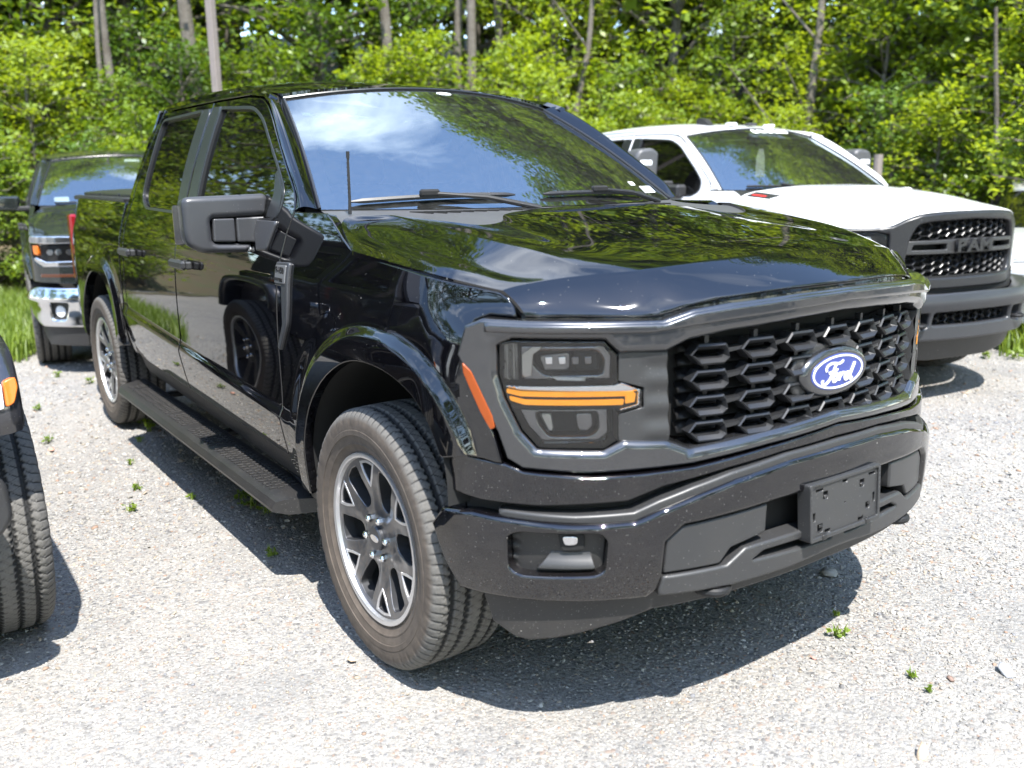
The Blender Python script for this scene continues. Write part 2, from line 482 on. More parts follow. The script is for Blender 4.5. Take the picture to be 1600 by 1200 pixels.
def panel(name, surf, outline, mat, parent=None, holes=(), res=0.035, bd=None, er=0.004, t=0.02, sgn=1, edge_mat=None, back=False, hole_er=None, extra=None, excl=None):
    """a trimmed sheet on a parametric surface with rounded, returned edges"""
    bd = bd or res * 0.7
    loops = []
    o = dens(outline, bd)
    if area2(o) < 0: o = o[::-1]
    loops.append((o, er))
    for h in holes:
        hh = dens(h, bd)
        if area2(hh) > 0: hh = hh[::-1]
        loops.append((hh, hole_er if hole_er is not None else er))
    pts, drop, bend, outd, edges = [], [], [], [], []
    rings = []
    for lp, e_ in loops:
        nv = vnorm(lp); i0 = len(pts); n = len(lp)
        rings.append((i0, n))
        pts += list(lp); drop += [e_] * n; bend += [1.2] * n; outd += list(nv)
        edges += [(i0 + i, i0 + (i+1) % n) for i in range(n)]
        for fr, dr, be in ((0.3, 0.30, 0.75), (1.0, 0.0, 0.0)):
            q = lp - nv * e_ * fr
            ok = np.ones(n, bool)
            for l2, _ in loops:
                ok &= seg_dist(q, l2) > e_ * fr * 0.8
            for k in range(n):
                if ok[k]:
                    pts.append(q[k]); drop.append(e_ * dr); bend.append(be); outd.append(nv[k])
    lo, hi = o.min(0), o.max(0)
    gx = np.arange(lo[0] + res * 0.5, hi[0], res); gy = np.arange(lo[1] + res * 0.5, hi[1], res)
    if len(gx) and len(gy):
        G = np.stack(np.meshgrid(gx, gy), -1).reshape(-1, 2)
        ok = inside(G, o)
        G = G[ok]
        for lp, e_ in loops[1:]:
            G = G[~inside(G, lp)]
        if excl is not None and len(G): G = G[~excl(G)]
        if extra is not None:
            E_ = extra[inside(extra, o)]
            for lp, e_ in loops[1:]:
                E_ = E_[~inside(E_, lp)]
            G = np.concatenate([G, E_])
        for lp, e_ in loops:
            if len(G): G = G[seg_dist(G, lp) > e_ + 0.35 * min(res, bd * 1.4)]
        if len(G):
            pts += list(G); drop += [0] * len(G); bend += [0] * len(G); outd += [(0, 0)] * len(G)
    UV = np.array(pts); drop = np.array(drop); bend = np.array(bend); outd = np.array(outd)
    eps = 1e-4
    P = surf(UV)
    du = surf(UV + [eps, 0]) - P; dv = surf(UV + [0, eps]) - P
    nrm = np.cross(du, dv) * sgn; nrm /= np.linalg.norm(nrm, axis=1)[:, None]
    od = outd[:, :1] * du + outd[:, 1:] * dv
    ol = np.linalg.norm(od, axis=1); od = od / np.maximum(ol, 1e-12)[:, None]
    P = P - nrm * drop[:, None]
    Nn = nrm * np.cos(bend)[:, None] + od * np.sin(bend)[:, None]
    vs, _, fs, ov, _, _ = delaunay_2d_cdt([Vector(p) for p in UV], edges, [], 0, 1e-7)
    idx = [x[0] if x else -1 for x in ov]
    tri = np.array([[idx[i] for i in f] for f in fs if len(f) == 3 and all(idx[i] >= 0 for i in f)])
    cen = UV[tri].mean(1)
    ok = inside(cen, o)
    for lp, _ in loops[1:]:
        ok &= ~inside(cen, lp)
    tri = tri[ok]
    fl = np.cross(P[tri[:, 1]] - P[tri[:, 0]], P[tri[:, 2]] - P[tri[:, 0]])
    bad = np.sum(fl * nrm[tri[:, 0]], 1) < 0
    tri[bad] = tri[bad][:, ::-1]
    V = list(P); NN = list(Nn); Fs = [tuple(f) for f in tri]; mi = [0] * len(Fs)
    if t > 0:
        for (i0, n) in rings:
            a0 = len(V)
            V += list(P[i0:i0+n]); NN += list(od[i0:i0+n])
            V += list(P[i0:i0+n] - nrm[i0:i0+n] * t); NN += list(od[i0:i0+n])
            for k in range(n):
                k2 = (k+1) % n
                q = (a0+k, a0+n+k, a0+n+k2, a0+k2)
                Va = [V[i] for i in q]
                fn = np.cross(Va[1]-Va[0], Va[3]-Va[0])
                if fn @ (od[i0+k] + od[i0+k2]) < 0: q = q[::-1]
                Fs.append(q); mi.append(1 if edge_mat else 0)
    if back:
        a0 = len(V)
        V += list(P - nrm * t); NN += list(-nrm)
        Fs += [tuple(a0 + i for i in f[::-1]) for f in tri]; mi += [0] * len(tri)
    return make(name, V, Fs, [mat, edge_mat] if edge_mat else mat, parent, normals=NN, mi=mi)

def plane_xz(y0, curve=None):
    def s(UV):
        yy = np.full(len(UV), float(y0)) if curve is None else y0 + curve(UV)
        return np.stack([UV[:, 0], yy, UV[:, 1]], 1)
    return s
def grid(name, P, mat, parent=None, flange=0.0, fdir=None, closed_u=False, flip=False, flat_angle=None):
    """quad sheet from P[nv, nu, 3]; optional returned edge of depth flange along fdir"""
    P = np.asarray(P, float); nv, nu = P.shape[:2]
    V = list(P.reshape(-1, 3)); Fs = []
    for j in range(nv - 1):
        for i in range(nu if closed_u else nu - 1):
            q = (j*nu+i, j*nu+(i+1) % nu, (j+1)*nu+(i+1) % nu, (j+1)*nu+i)
            Fs.append(q[::-1] if flip else q)
    if flange:
        fd = np.array(fdir, float) * flange
        rim = [(0, i) for i in range(nu)] + [(j, nu-1) for j in range(1, nv)] + [(nv-1, i) for i in range(nu-2, -1, -1)] + [(j, 0) for j in range(nv-2, 0, -1)]
        a0 = len(V); n = len(rim)
        V += [P[j, i] for j, i in rim]
        V += [P[j, i] + fd for j, i in rim]
        for k in range(n):
            k2 = (k+1) % n
            q = (a0+k, a0+n+k, a0+n+k2, a0+k2)
            Fs.append(q[::-1] if flip else q)
    return make(name, V, Fs, mat, parent, flat_angle=flat_angle)

class Bag:
    """collects simple solids into one mesh"""
    def __init__(s): s.V, s.F = [], []
    def add(s, V, F):
        o = len(s.V); s.V += [tuple(v) for v in V]; s.F += [tuple(i + o for i in f) for f in F]; return s
    def box(s, c, size, bev=0.0, rot=None):
        x, y, z = (np.array(size) / 2)
        if bev <= 0:
            V = np.array([(-x,-y,-z),(x,-y,-z),(x,y,-z),(-x,y,-z),(-x,-y,z),(x,-y,z),(x,y,z),(-x,y,z)])
            F = [(3,2,1,0),(4,5,6,7),(0,1,5,4),(1,2,6,5),(2,3,7,6),(3,0,4,7)]
        else:
            bv = min(bev, 0.45 * min(x, y, z) * 2)
            V = []; F = []
            ids = {}
            for sx in (-1, 1):
                for sy in (-1, 1):
                    for sz in (-1, 1):
                        for k, (a, b_, c_) in enumerate(((1,0,0),(0,1,0),(0,0,1))):
                            ids[sx, sy, sz, k] = len(V)
                            V.append((sx*(x - (0 if k == 0 else bv)), sy*(y - (0 if k == 1 else bv)), sz*(z - (0 if k == 2 else bv))))
            V = np.array(V)
            S = (-1, 1)
            for sgn in S:
                F.append([ids[sgn, a, b_, 0] for a, b_ in ((-1,-1),(1,-1),(1,1),(-1,1))])
                F.append([ids[a, sgn, b_, 1] for a, b_ in ((-1,-1),(1,-1),(1,1),(-1,1))])
                F.append([ids[a, b_, sgn, 2] for a, b_ in ((-1,-1),(1,-1),(1,1),(-1,1))])
            for a in S:
                for b_ in S:
                    F.append([ids[a,b_,-1,0], ids[a,b_,1,0], ids[a,b_,1,1], ids[a,b_,-1,1]])
                    F.append([ids[a,-1,b_,0], ids[a,1,b_,0], ids[a,1,b_,2], ids[a,-1,b_,2]])
                    F.append([ids[-1,a,b_,1], ids[1,a,b_,1], ids[1,a,b_,2], ids[-1,a,b_,2]])
                    for c_ in S:
                        F.append([ids[a,b_,c_,0], ids[a,b_,c_,1], ids[a,b_,c_,2]])
            F2 = []
            for f in F:
                q = V[f]; nn = np.cross(q[1]-q[0], q[2]-q[0])
                F2.append(tuple(f) if nn @ q.mean(0) > 0 else tuple(f[::-1]))
            F = F2
        if rot is not None:
            V = V @ np.array(rot).T
        return s.add(V + np.array(c), F)
    def prism(s, poly, axis, a, b_):
        """extrude a 2D polygon along an axis from a to b"""
        poly = np.asarray(poly, float)
        if area2(poly) < 0: poly = poly[::-1]
        n = len(poly); V = []
        for w_ in (a, b_):
            for p in poly:
                V.append({'x': (w_, p[0], p[1]), 'y': (p[0], w_, p[1]), 'z': (p[0], p[1], w_)}[axis])
        F = [tuple(range(n))[::-1], tuple(range(n, 2*n))] + [(i, (i+1) % n, n+(i+1) % n, n+i) for i in range(n)]
        if axis == 'y': F = [f[::-1] for f in F]
        if b_ < a: F = [f[::-1] for f in F]
        return s.add(V, F)
    def tube(s, pts, r_, n=10, cap=True):
        P = np.asarray(pts, float); m_ = len(P); rs = np.full(m_, r_) if np.isscalar(r_) else np.asarray(r_)
        T = np.gradient(P, axis=0); T /= np.linalg.norm(T, axis=1)[:, None]
        up = np.array([0, 0, 1.0]) if abs(T[0][2]) < 0.9 else np.array([1.0, 0, 0])
        V = []; a = np.cross(T[0], up); a /= np.linalg.norm(a)
        for i in range(m_):
            a = a - T[i] * (a @ T[i]); a /= np.linalg.norm(a); b_ = np.cross(T[i], a)
            for k in range(n):
                th = 2*math.pi*k/n
                V.append(P[i] + rs[i]*(a*math.cos(th) + b_*math.sin(th)))
        F = [(i*n+k, i*n+(k+1) % n, (i+1)*n+(k+1) % n, (i+1)*n+k) for i in range(m_-1) for k in range(n)]
        if cap: F += [tuple(range(n))[::-1], tuple(range((m_-1)*n, m_*n))]
        return s.add(V, F)
    def lathe(s, prof, axis='x', n=32, c=(0, 0, 0)):
        """prof: list of (along axis, radius)"""
        V = []; m_ = len(prof)
        for a, r_ in prof:
            for k in range(n):
                th = 2*math.pi*k/n; u_, v_ = r_*math.cos(th), r_*math.sin(th)
                V.append({'x': (a, u_, v_), 'y': (v_, a, u_), 'z': (u_, v_, a)}[axis])
        F = [(i*n+k, i*n+(k+1) % n, (i+1)*n+(k+1) % n, (i+1)*n+k) for i in range(m_-1) for k in range(n)]
        F = [f[::-1] for f in F]
        return s.add(np.array(V) + np.array(c), F)
    def build(s, name, mat, parent=None, smooth=True, ang=35):
        return make(name, s.V, s.F, mat, parent, smooth=smooth, flat_angle=ang if smooth else None)

def ribbon(name, strokes, width, fn, mat, parent, thick=0.0015):
    """lettering from pen strokes: 2D polylines given a width, placed by fn(uv, lift)"""
    V = []; F = []
    for k, st in enumerate(strokes):
        P = crv(st, n=6); T = np.gradient(P, axis=0); T /= np.maximum(np.linalg.norm(T, axis=1), 1e-9)[:, None]
        Nn = np.stack([-T[:, 1], T[:, 0]], 1)
        wv = np.full(len(P), width/2); wv[0] *= 0.6; wv[-1] *= 0.6
        L = P + Nn * wv[:, None]; R_ = P - Nn * wv[:, None]
        o = len(V); n = len(P)
        V += list(fn(L, thick + 0.0002*k)) + list(fn(R_, thick + 0.0002*k)) + list(fn(L, 0)) + list(fn(R_, 0))
        for i in range(n-1):
            F += [(o+i, o+i+1, o+n+i+1, o+n+i)[::-1], (o+i, o+2*n+i, o+2*n+i+1, o+i+1)[::-1], (o+n+i, o+n+i+1, o+3*n+i+1, o+3*n+i)[::-1]]
    return make(name, V, F, mat, parent, smooth=False)
def text_mesh(name, body, size, mat, parent, mtx, extrude=0.001, shear=0.0, align='CENTER', bold=0.0, sx=1.0):
    cu = bpy.data.curves.new(name, 'FONT')
    cu.body = body; cu.size = size; cu.extrude = extrude; cu.shear = shear; cu.align_x = align; cu.align_y = 'CENTER'; cu.offset = bold
    ob = bpy.data.objects.new('temp_text', cu)
    COL.objects.link(ob)
    bpy.context.view_layer.update()
    me = bpy.data.meshes.new_from_object(ob.evaluated_get(bpy.context.evaluated_depsgraph_get()))
    bpy.data.objects.remove(ob); bpy.data.curves.remove(cu)
    me.name = name
    me.transform(Matrix(mtx) @ Matrix.Diagonal((sx, 1, 1, 1)))
    me.materials.clear(); me.materials.append(mat)
    o = bpy.data.objects.new(name, me)
    return link(o, parent)
def copy_tree(o, parent=None, first=True):
    c_ = o.copy(); COL.objects.link(c_); c_.parent = parent
    for ch in o.children:
        copy_tree(ch, c_, False)
    return c_
# ------------------------------------------------------------------ ground
def fast_mesh(name, V, F, mats, smooth=False, colors=None, mi=None):
    V = np.asarray(V, np.float32).reshape(-1, 3); F = np.asarray(F, np.int32); n, k = F.shape
    me = bpy.data.meshes.new(name)
    me.vertices.add(len(V)); me.vertices.foreach_set('co', V.ravel())
    me.loops.add(n * k); me.loops.foreach_set('vertex_index', F.ravel())
    me.polygons.add(n); me.polygons.foreach_set('loop_start', np.arange(0, n * k, k, dtype=np.int32))
    for mm in (mats if isinstance(mats, (list, tuple)) else [mats]): me.materials.append(mm)
    if mi is not None: me.polygons.foreach_set('material_index', np.asarray(mi, np.int32))
    if smooth: me.polygons.foreach_set('use_smooth', np.ones(n, bool))
    me.update(calc_edges=True)
    if colors is not None:
        at = me.attributes.new('tint', 'FLOAT_COLOR', 'POINT')
        c_ = np.ones((len(V), 4), np.float32); c_[:, :3] = colors
        at.data.foreach_set('color', c_.ravel())
    return me

GRAVEL, t, b = new_mat('gravel_ground')
p = wpos(t)
v1 = N(t, 'ShaderNodeTexVoronoi'); v1.inputs['Scale'].default_value = 75; t.links.new(p, v1.inputs['Vector'])
v2 = N(t, 'ShaderNodeTexVoronoi'); v2.inputs['Scale'].default_value = 190; t.links.new(p, v2.inputs['Vector'])
sc1 = N(t, 'ShaderNodeSeparateColor'); t.links.new(v1.outputs['Color'], sc1.inputs[0])
sc2 = N(t, 'ShaderNodeSeparateColor'); t.links.new(v2.outputs['Color'], sc2.inputs[0])
stops = [(0.0, (.075, .076, .08)), (.18, (.18, .18, .182)), (.40, (.25, .24, .222)), (.62, (.30, .292, .275)), (.80, (.24, .212, .18)), (.90, (.20, .135, .10)), (.96, (.34, .335, .325))]
ra = ramp(t, sc1.outputs[0], stops); ra.color_ramp.interpolation = 'CONSTANT'
rb_ = ramp(t, sc2.outputs[1], stops); rb_.color_ramp.interpolation = 'CONSTANT'
big = noise(t, 0.55, 5, 0.6, p)
sel = ramp(t, noise(t, 16, 4, 0.7, p).outputs['Fac'], [(0.42, 0.0), (0.58, 1.0)])
c = mixc(t, sel.outputs[0], ra.outputs[0], rb_.outputs[0])
gap1 = ramp(t, v1.outputs['Distance'], [(0.45, 0.0), (0.75, 1.0)])
fines = mixc(t, noise(t, 420, 2, 0.5, p).outputs['Fac'], (.14, .134, .122), (.30, .288, .265))
c = mixc(t, math_(t, 'MULTIPLY', gap1.outputs[0], 0.55), c, fines)
c = mixc(t, ramp(t, big.outputs['Fac'], [(0.35, 0.0), (0.72, 0.55)]).outputs[0], c, (.31, .290, .258))
c = mixc(t, ramp(t, noise(t, 1.7, 5, .65, p).outputs['Fac'], [(0.50, 0.0), (0.68, 0.45)]).outputs[0], c, (.15, .148, .145))
t.links.new(c, b.inputs['Base Color'])
b.inputs['Roughness'].default_value = 0.92
b.inputs['Specular IOR Level'].default_value = 0.25
hgt = math_(t, 'SUBTRACT', math_(t, 'MULTIPLY', math_(t, 'MINIMUM', v1.outputs['Distance'], 0.8), -1.0), math_(t, 'MULTIPLY', v2.outputs['Distance'], 0.4))
bn = N(t, 'ShaderNodeBump'); bn.inputs['Strength'].default_value = 0.8; bn.inputs['Distance'].default_value = 0.006
t.links.new(hgt, bn.inputs['Height']); t.links.new(bn.outputs[0], b.inputs['Normal'])

gx = np.concatenate([np.linspace(-240, -12, 12), np.linspace(-10, 14, 121), np.linspace(16, 240, 12)])
gy = np.concatenate([np.linspace(-240, -8, 12), np.linspace(-6, 16, 111), np.linspace(18, 240, 12)])
X, Y = np.meshgrid(gx, gy)
def ground_z(x, y):
    return .006 * np.sin(x * 2.1 + 1) * np.sin(y * 1.7) + .004 * np.sin(x * 5.3 + y * 3.1)
Zg = ground_z(X, Y) - .004
nx_, ny_ = len(gx), len(gy)
ii = np.arange(nx_ * ny_).reshape(ny_, nx_)
F = np.stack([ii[:-1, :-1], ii[:-1, 1:], ii[1:, 1:], ii[1:, :-1]], -1).reshape(-1, 4)
gr = bpy.data.objects.new('ground', fast_mesh('ground', np.stack([X, Y, Zg], -1), F, GRAVEL, True))
tag(link(gr), kind='structure')

# loose stones
STONE, t, b = new_mat('stone')
at = N(t, 'ShaderNodeAttribute', attribute_name='tint')
nn = noise(t, 150, 3, 0.6, wpos(t))
t.links.new(mixc(t, math_(t, 'MULTIPLY', nn.outputs['Fac'], 0.45), at.outputs['Color'], (.17, .165, .155)), b.inputs['Base Color'])
b.inputs['Roughness'].default_value = 0.85
ico_v = np.array([(0, 0, 1), (.894, 0, .447), (.276, .851, .447), (-.724, .526, .447), (-.724, -.526, .447), (.276, -.851, .447), (.724, .526, -.447), (-.276, .851, -.447), (-.894, 0, -.447), (-.276, -.851, -.447), (.724, -.526, -.447), (0, 0, -1)])
ico_f = np.array([(0,1,2),(0,2,3),(0,3,4),(0,4,5),(0,5,1),(1,6,2),(2,7,3),(3,8,4),(4,9,5),(5,10,1),(6,7,2),(7,8,3),(8,9,4),(9,10,5),(10,6,1)])
PAL = .70 * np.array([1.03, 1.0, .95]) * np.array([(.18, .18, .19), (.30, .30, .30), (.40, .39, .37), (.48, .47, .45), (.56, .55, .53), (.62, .61, .59), (.45, .38, .30), (.42, .27, .19), (.50, .44, .36), (.24, .25, .29)])
PW = np.array([.07, .14, .19, .19, .12, .07, .08, .04, .07, .03])
def stones(P, size, seed):
    rg = np.random.default_rng(seed); n = len(P)
    V = ico_v[None] * (1 + rg.uniform(-.28, .28, (n, 12, 1)))
    sc_ = size[:, None, None] * np.stack([rg.uniform(.75, 1.35, n), rg.uniform(.6, 1.1, n), rg.uniform(.3, .55, n)], 1)[:, None]
    V = V * sc_
    a = rg.uniform(0, 6.28, n); ca, sa = np.cos(a)[:, None], np.sin(a)[:, None]
    tl = rg.normal(0, .25, (n, 1)); V[..., 2] += V[..., 0] * tl
    x, y = V[..., 0] * ca - V[..., 1] * sa, V[..., 0] * sa + V[..., 1] * ca
    V = np.stack([x, y, V[..., 2]], -1) + P[:, None]
    V[..., 2] += (size * .22)[:, None]
    F = ico_f[None] + (np.arange(n) * 12)[:, None, None]
    col = PAL[rg.choice(len(PAL), n, p=PW / PW.sum())] * rg.uniform(.85, 1.1, (n, 1))
    return V.reshape(-1, 3), F.reshape(-1, 3), np.repeat(col, 12, 0)
def scatter(n, x0, x1, y0, y1, seed):
    rg = np.random.default_rng(seed)
    return np.stack([rg.uniform(x0, x1, n), rg.uniform(y0, y1, n)], 1)
P = scatter(420000, -3.6, 6.5, -1.2, 9.5, 3)
d = np.hypot(P[:, 0] - CAM[0], P[:, 1] - CAM[1])
rg = np.random.default_rng(5)
keep = rg.uniform(0, 1, len(P)) < np.clip(1.25 / np.maximum(d - 1.2, .8) ** 1.15, 0, 1)
az = np.degrees(np.arctan2(P[:, 0] - CAM[0], P[:, 1] - CAM[1]))
keep &= (az > -2) & (az < 73)
P = P[keep]; d = d[keep]
size = np.clip(rg.lognormal(-5.5, .36, len(P)), .0035, .024) * np.clip(d / 3.0, .72, 1.8)
P3 = np.column_stack([P, ground_z(P[:, 0], P[:, 1]) - .004])
V, F, Cc = stones(P3, size, 11)
st = bpy.data.objects.new('gravel_stones', fast_mesh('gravel_stones', V, F, STONE, False, Cc))
tag(link(st), 'loose pale grey and tan gravel stones strewn over the lot', 'gravel', kind='stuff')

# ------------------------------------------------------------------ plants
def leaf_mat(name, lo, hi, trans=.35):
    mt, t, b = new_mat(name)
    at = N(t, 'ShaderNodeAttribute', attribute_name='tint')
    sc_ = N(t, 'ShaderNodeSeparateColor'); t.links.new(at.outputs['Color'], sc_.inputs[0])
    oi = N(t, 'ShaderNodeObjectInfo')
    fac = math_(t, 'ADD', math_(t, 'MULTIPLY', sc_.outputs[0], .75), math_(t, 'MULTIPLY', oi.outputs['Random'], .25))
    c_ = mixc(t, fac, lo, hi)
    t.links.new(c_, b.inputs['Base Color'])
    b.inputs['Roughness'].default_value = 0.42
    b.inputs['Specular IOR Level'].default_value = 0.45
    tr = N(t, 'ShaderNodeBsdfTranslucent')
    hs = N(t, 'ShaderNodeHueSaturation'); hs.inputs['Hue'].default_value = 0.488; hs.inputs['Value'].default_value = 1.9; hs.inputs['Saturation'].default_value = 1.1
    t.links.new(c_, hs.inputs['Color']); t.links.new(hs.outputs[0], tr.inputs[0])
    ms = N(t, 'ShaderNodeMixShader'); ms.inputs[0].default_value = trans
    t.links.new(b.outputs[0], ms.inputs[1]); t.links.new(tr.outputs[0], ms.inputs[2])
    t.links.new(ms.outputs[0], t.nodes['Material Output'].inputs[0])
    return mt
LEAF = leaf_mat('leaf_green', (.075, .130, .014), (.195, .275, .034))
LEAF_PALE = leaf_mat('leaf_yellow_green', (.115, .180, .018), (.28, .345, .044), .42)
LEAF_DARK = leaf_mat('leaf_dark_green', (.045, .092, .013), (.125, .20, .027), .3)
GRASS = leaf_mat('grass_blade', (.075, .14, .018), (.22, .29, .045), .4)
BARK, t, b = new_mat('bark')
nn = noise(t, 3.0, 6, 0.7, opos(t)); n2 = noise(t, 26, 5, 0.7, opos(t))
c = mixc(t, ramp(t, nn.outputs['Fac'], [(.35, 0.0), (.7, 1.0)]).outputs[0], (.10, .082, .062), (.24, .215, .18))
t.links.new(mixc(t, math_(t, 'MULTIPLY', n2.outputs['Fac'], .6), c, (.06, .05, .04)), b.inputs['Base Color'])
b.inputs['Roughness'].default_value = .9
bn = N(t, 'ShaderNodeBump'); bn.inputs['Strength'].default_value = .8; bn.inputs['Distance'].default_value = .03
t.links.new(n2.outputs['Fac'], bn.inputs['Height']); t.links.new(bn.outputs[0], b.inputs['Normal'])

def leaves(cent, rad_, per, size, rg, droop=.25):
    """leaf blades gathered round twig ends: one quad per blade"""
    n = len(cent) * per
    C_ = np.repeat(np.asarray(cent, float), per, 0); R_ = np.repeat(np.asarray(rad_, float), per)
    q = rg.normal(0, 1, (n, 3)); q /= np.linalg.norm(q, axis=1)[:, None]
    q *= (rg.uniform(0, 1, n) ** .45)[:, None]
    pos = C_ + q * R_[:, None] * [1, 1, .62]
    L = size * rg.uniform(.65, 1.35, n); W_ = L * rg.uniform(.48, .68, n)
    a = rg.uniform(0, 2 * math.pi, n); el = rg.normal(-droop, .38, n)
    dr = np.stack([np.cos(a) * np.cos(el), np.sin(a) * np.cos(el), np.sin(el)], 1)
    nn_ = np.stack([rg.normal(0, .5, n), rg.normal(-.18, .5, n), np.ones(n)], 1)
    sd_ = np.cross(dr, nn_); sd_ /= np.linalg.norm(sd_, axis=1)[:, None]
    up = np.cross(sd_, dr)
    V = np.stack([pos - dr * L[:, None] * .5, pos + sd_ * W_[:, None] * .5 + dr * L[:, None] * .02 + up * W_[:, None] * .10, pos + dr * L[:, None] * .5 - up * L[:, None] * .06, pos - sd_ * W_[:, None] * .5 + dr * L[:, None] * .02 + up * W_[:, None] * .10], 1)
    cl = np.repeat(rg.uniform(0, 1, len(cent)), per) * .5 + rg.uniform(0, 1, n) * .5
    col = np.repeat(np.stack([cl, cl, cl], 1), 4, 0)
    return V.reshape(-1, 3), np.arange(n * 4).reshape(-1, 4), col

def make_tree(seed, h, crown0, spread, n_limb, per, leaf, trunk_r, mat, lean=.05, twig_r=.40, sub=4, bare_branches=0):
    rg = np.random.default_rng(seed)
    wood = Bag()
    k = 9; zs = np.linspace(0, h * .93, k)
    wob = np.cumsum(rg.normal(0, lean * h / k, (k, 2)), 0); wob[0] = 0
    tp = np.column_stack([wob, zs]); tp[0, 2] = -.15
    rs = trunk_r * (1 - .85 * (zs / h)) + .012; rs[0] *= 1.35
    wood.tube(crv(tp, n=3), np.interp(np.linspace(0, 1, (k-1)*3+1), np.linspace(0, 1, k), rs), 9)
    cents, rads = [], []
    for i in range(n_limb):
        f_ = (i + rg.uniform(0, 1)) / n_limb
        z0 = crown0 + (h * .90 - crown0) * f_
        b0 = np.array([np.interp(z0, zs, tp[:, 0]), np.interp(z0, zs, tp[:, 1]), z0])
        a = i * 2.4 + rg.uniform(-.5, .5)
        ln = spread * (.45 + .55 * math.sin(math.pi * min(1, .22 + .78 * f_))) * rg.uniform(.75, 1.15) * (1 - .35 * f_)
        rise = rg.uniform(.05, .45) * ln + .25 * f_ * ln
        e = b0 + np.array([math.cos(a) * ln, math.sin(a) * ln, rise])
        mid = (b0 + e) / 2 + np.array([0, 0, .12 * ln]) + rg.normal(0, .06 * ln, 3)
        pth = crv([b0, mid, e], n=4)
        r0 = max(.012, np.interp(z0, zs, rs) * .5)
        wood.tube(pth, np.linspace(r0, .006, len(pth)), 6, cap=False)
        for s_ in range(sub):
            u_ = .30 + .70 * (s_ + rg.uniform(.2, .8)) / sub
            q = pth[min(len(pth) - 1, int(u_ * (len(pth) - 1)))]
            tw = q + rg.normal(0, .30, 3) * [1, 1, .55] * spread * .32 + [0, 0, .03 * spread]
            wood.tube([q, (q + tw) / 2 + rg.normal(0, .03, 3), tw], [.009, .006, .003], 4, cap=False)
            cents.append(tw); rads.append(twig_r * rg.uniform(.7, 1.25))
    top = tp[-1]
    for s_ in range(max(3, sub)):
        cents.append(top + rg.normal(0, .25, 3) * spread * .4); rads.append(twig_r)
    V, F, Cc = leaves(cents, rads, per, leaf, rg)
    crown = fast_mesh('crown', V, F, mat, False, Cc)
    tr = wood.build('trunk', BARK, None)
    me = tr.data; bpy.data.objects.remove(tr)
    return me, crown
def edge_dist(u_):
    return np.interp(u_, [-900, -420, 0, 400, 900, 1300, 1500, 1620, 2150], [16.5, 13.9, 12.7, 13.3, 13.5, 13.6, 12.3, 10.5, 10.9])
def slope(u_, dist):
    """bank added under the woods so the stepped leaf rows catch the sun"""
    return np.clip(.36 * (dist - edge_dist(u_) - .5), 0, 6.0)
def plant_at(meshes, name, u_, dist, s_, label, cat, group):
    x, y = at_view(u_, dist)
    return plant_tree(meshes, name, x, y, rgt.uniform(0, 6.28), s_, label, cat, group, float(slope(u_, dist)) - .05)
def plant_tree(meshes, name, x, y, rz, s_, label, cat, group, z=0.0):
    r_ = empty(name, (x, y, z), rz); r_.scale = (s_, s_, s_ * random.uniform(.92, 1.08))
    for nm, me in (('trunk', meshes[0]), ('crown', meshes[1])):
        link(bpy.data.objects.new(nm, me), r_)
    return tag(r_, label, cat, group)

SHRUB = [make_tree(20 + i, h, .15, sp_, 32, 25, lf, .035, mt, .04, .34, 4) for i, (h, sp_, lf, mt) in enumerate([(3.2, 1.35, .095, LEAF), (3.8, 1.5, .105, LEAF_PALE), (2.4, 1.2, .085, LEAF_PALE), (3.5, 1.4, .09, LEAF_DARK)])]
TREE = [make_tree(40 + i, h, c0, sp_, 48, 22, lf, tr_, mt, .03, .48, 5) for i, (h, c0, sp_, lf, tr_, mt) in enumerate([(9.5, 1.7, 2.7, .15, .12, LEAF), (8.5, 1.3, 2.6, .145, .10, LEAF_PALE), (10.5, 2.2, 2.8, .15, .14, LEAF), (9.0, 1.5, 2.7, .15, .11, LEAF)])]
TALL = [make_tree(60 + i, h, c0, sp_, 46, 22, lf, tr_, mt, .018, .85, 5) for i, (h, c0, sp_, lf, tr_, mt) in enumerate([(17.5, 6.0, 4.8, .24, .21, LEAF), (19.5, 7.0, 5.2, .25, .24, LEAF_DARK), (16.0, 5.2, 4.5, .23, .19, LEAF)])]
FAR_SHADED = make_tree(73, 13, .6, 4.4, 48, 16, .34, .18, LEAF_DARK, .02, .95, 5)  # darker leaves stand in for the shade on the left belt
FAR_TREE = make_tree(71, 13, 1.0, 4.2, 44, 16, .34, .18, LEAF, .02, .95, 5)

def at_view(u_, dist):
    """ground point in the direction of photo column u at a distance from the camera"""
    d_ = _f + _r * (u_ - 800) / 1398.49 + _u * (600 - 283) / 1398.49; a = math.atan2(d_[0], d_[1])
    return CAM[0] + dist * math.sin(a), CAM[1] + dist * math.cos(a)
# forest floor beyond the lot
edge = [at_view(u_, d_) for u_, d_ in ((-900, 17), (-300, 13.5), (-60, 12.6), (60, 12.0), (200, 12.8), (420, 13.0), (640, 13.2), (860, 13.2), (1080, 13.5), (1300, 13.4), (1480, 11.6), (1600, 9.6), (1800, 9.0), (2400, 11))]
far = [at_view(u_, 190) for u_ in (2400, 1600, 800, 0, -900)]
FLOOR, t, b = new_mat('leaf_litter')
nn = noise(t, 1.2, 6, .7, wpos(t)); n2 = noise(t, 30, 4, .7, wpos(t))
c = mixc(t, ramp(t, nn.outputs['Fac'], [(.4, 0.0), (.6, 1.0)]).outputs[0], (.085, .062, .038), (.045, .075, .022))
t.links.new(mixc(t, n2.outputs['Fac'], c, (.12, .095, .06)), b.inputs['Base Color']); b.inputs['Roughness'].default_value = .95
us = np.linspace(-900, 2400, 111); rgx = np.random.default_rng(2); rows = []
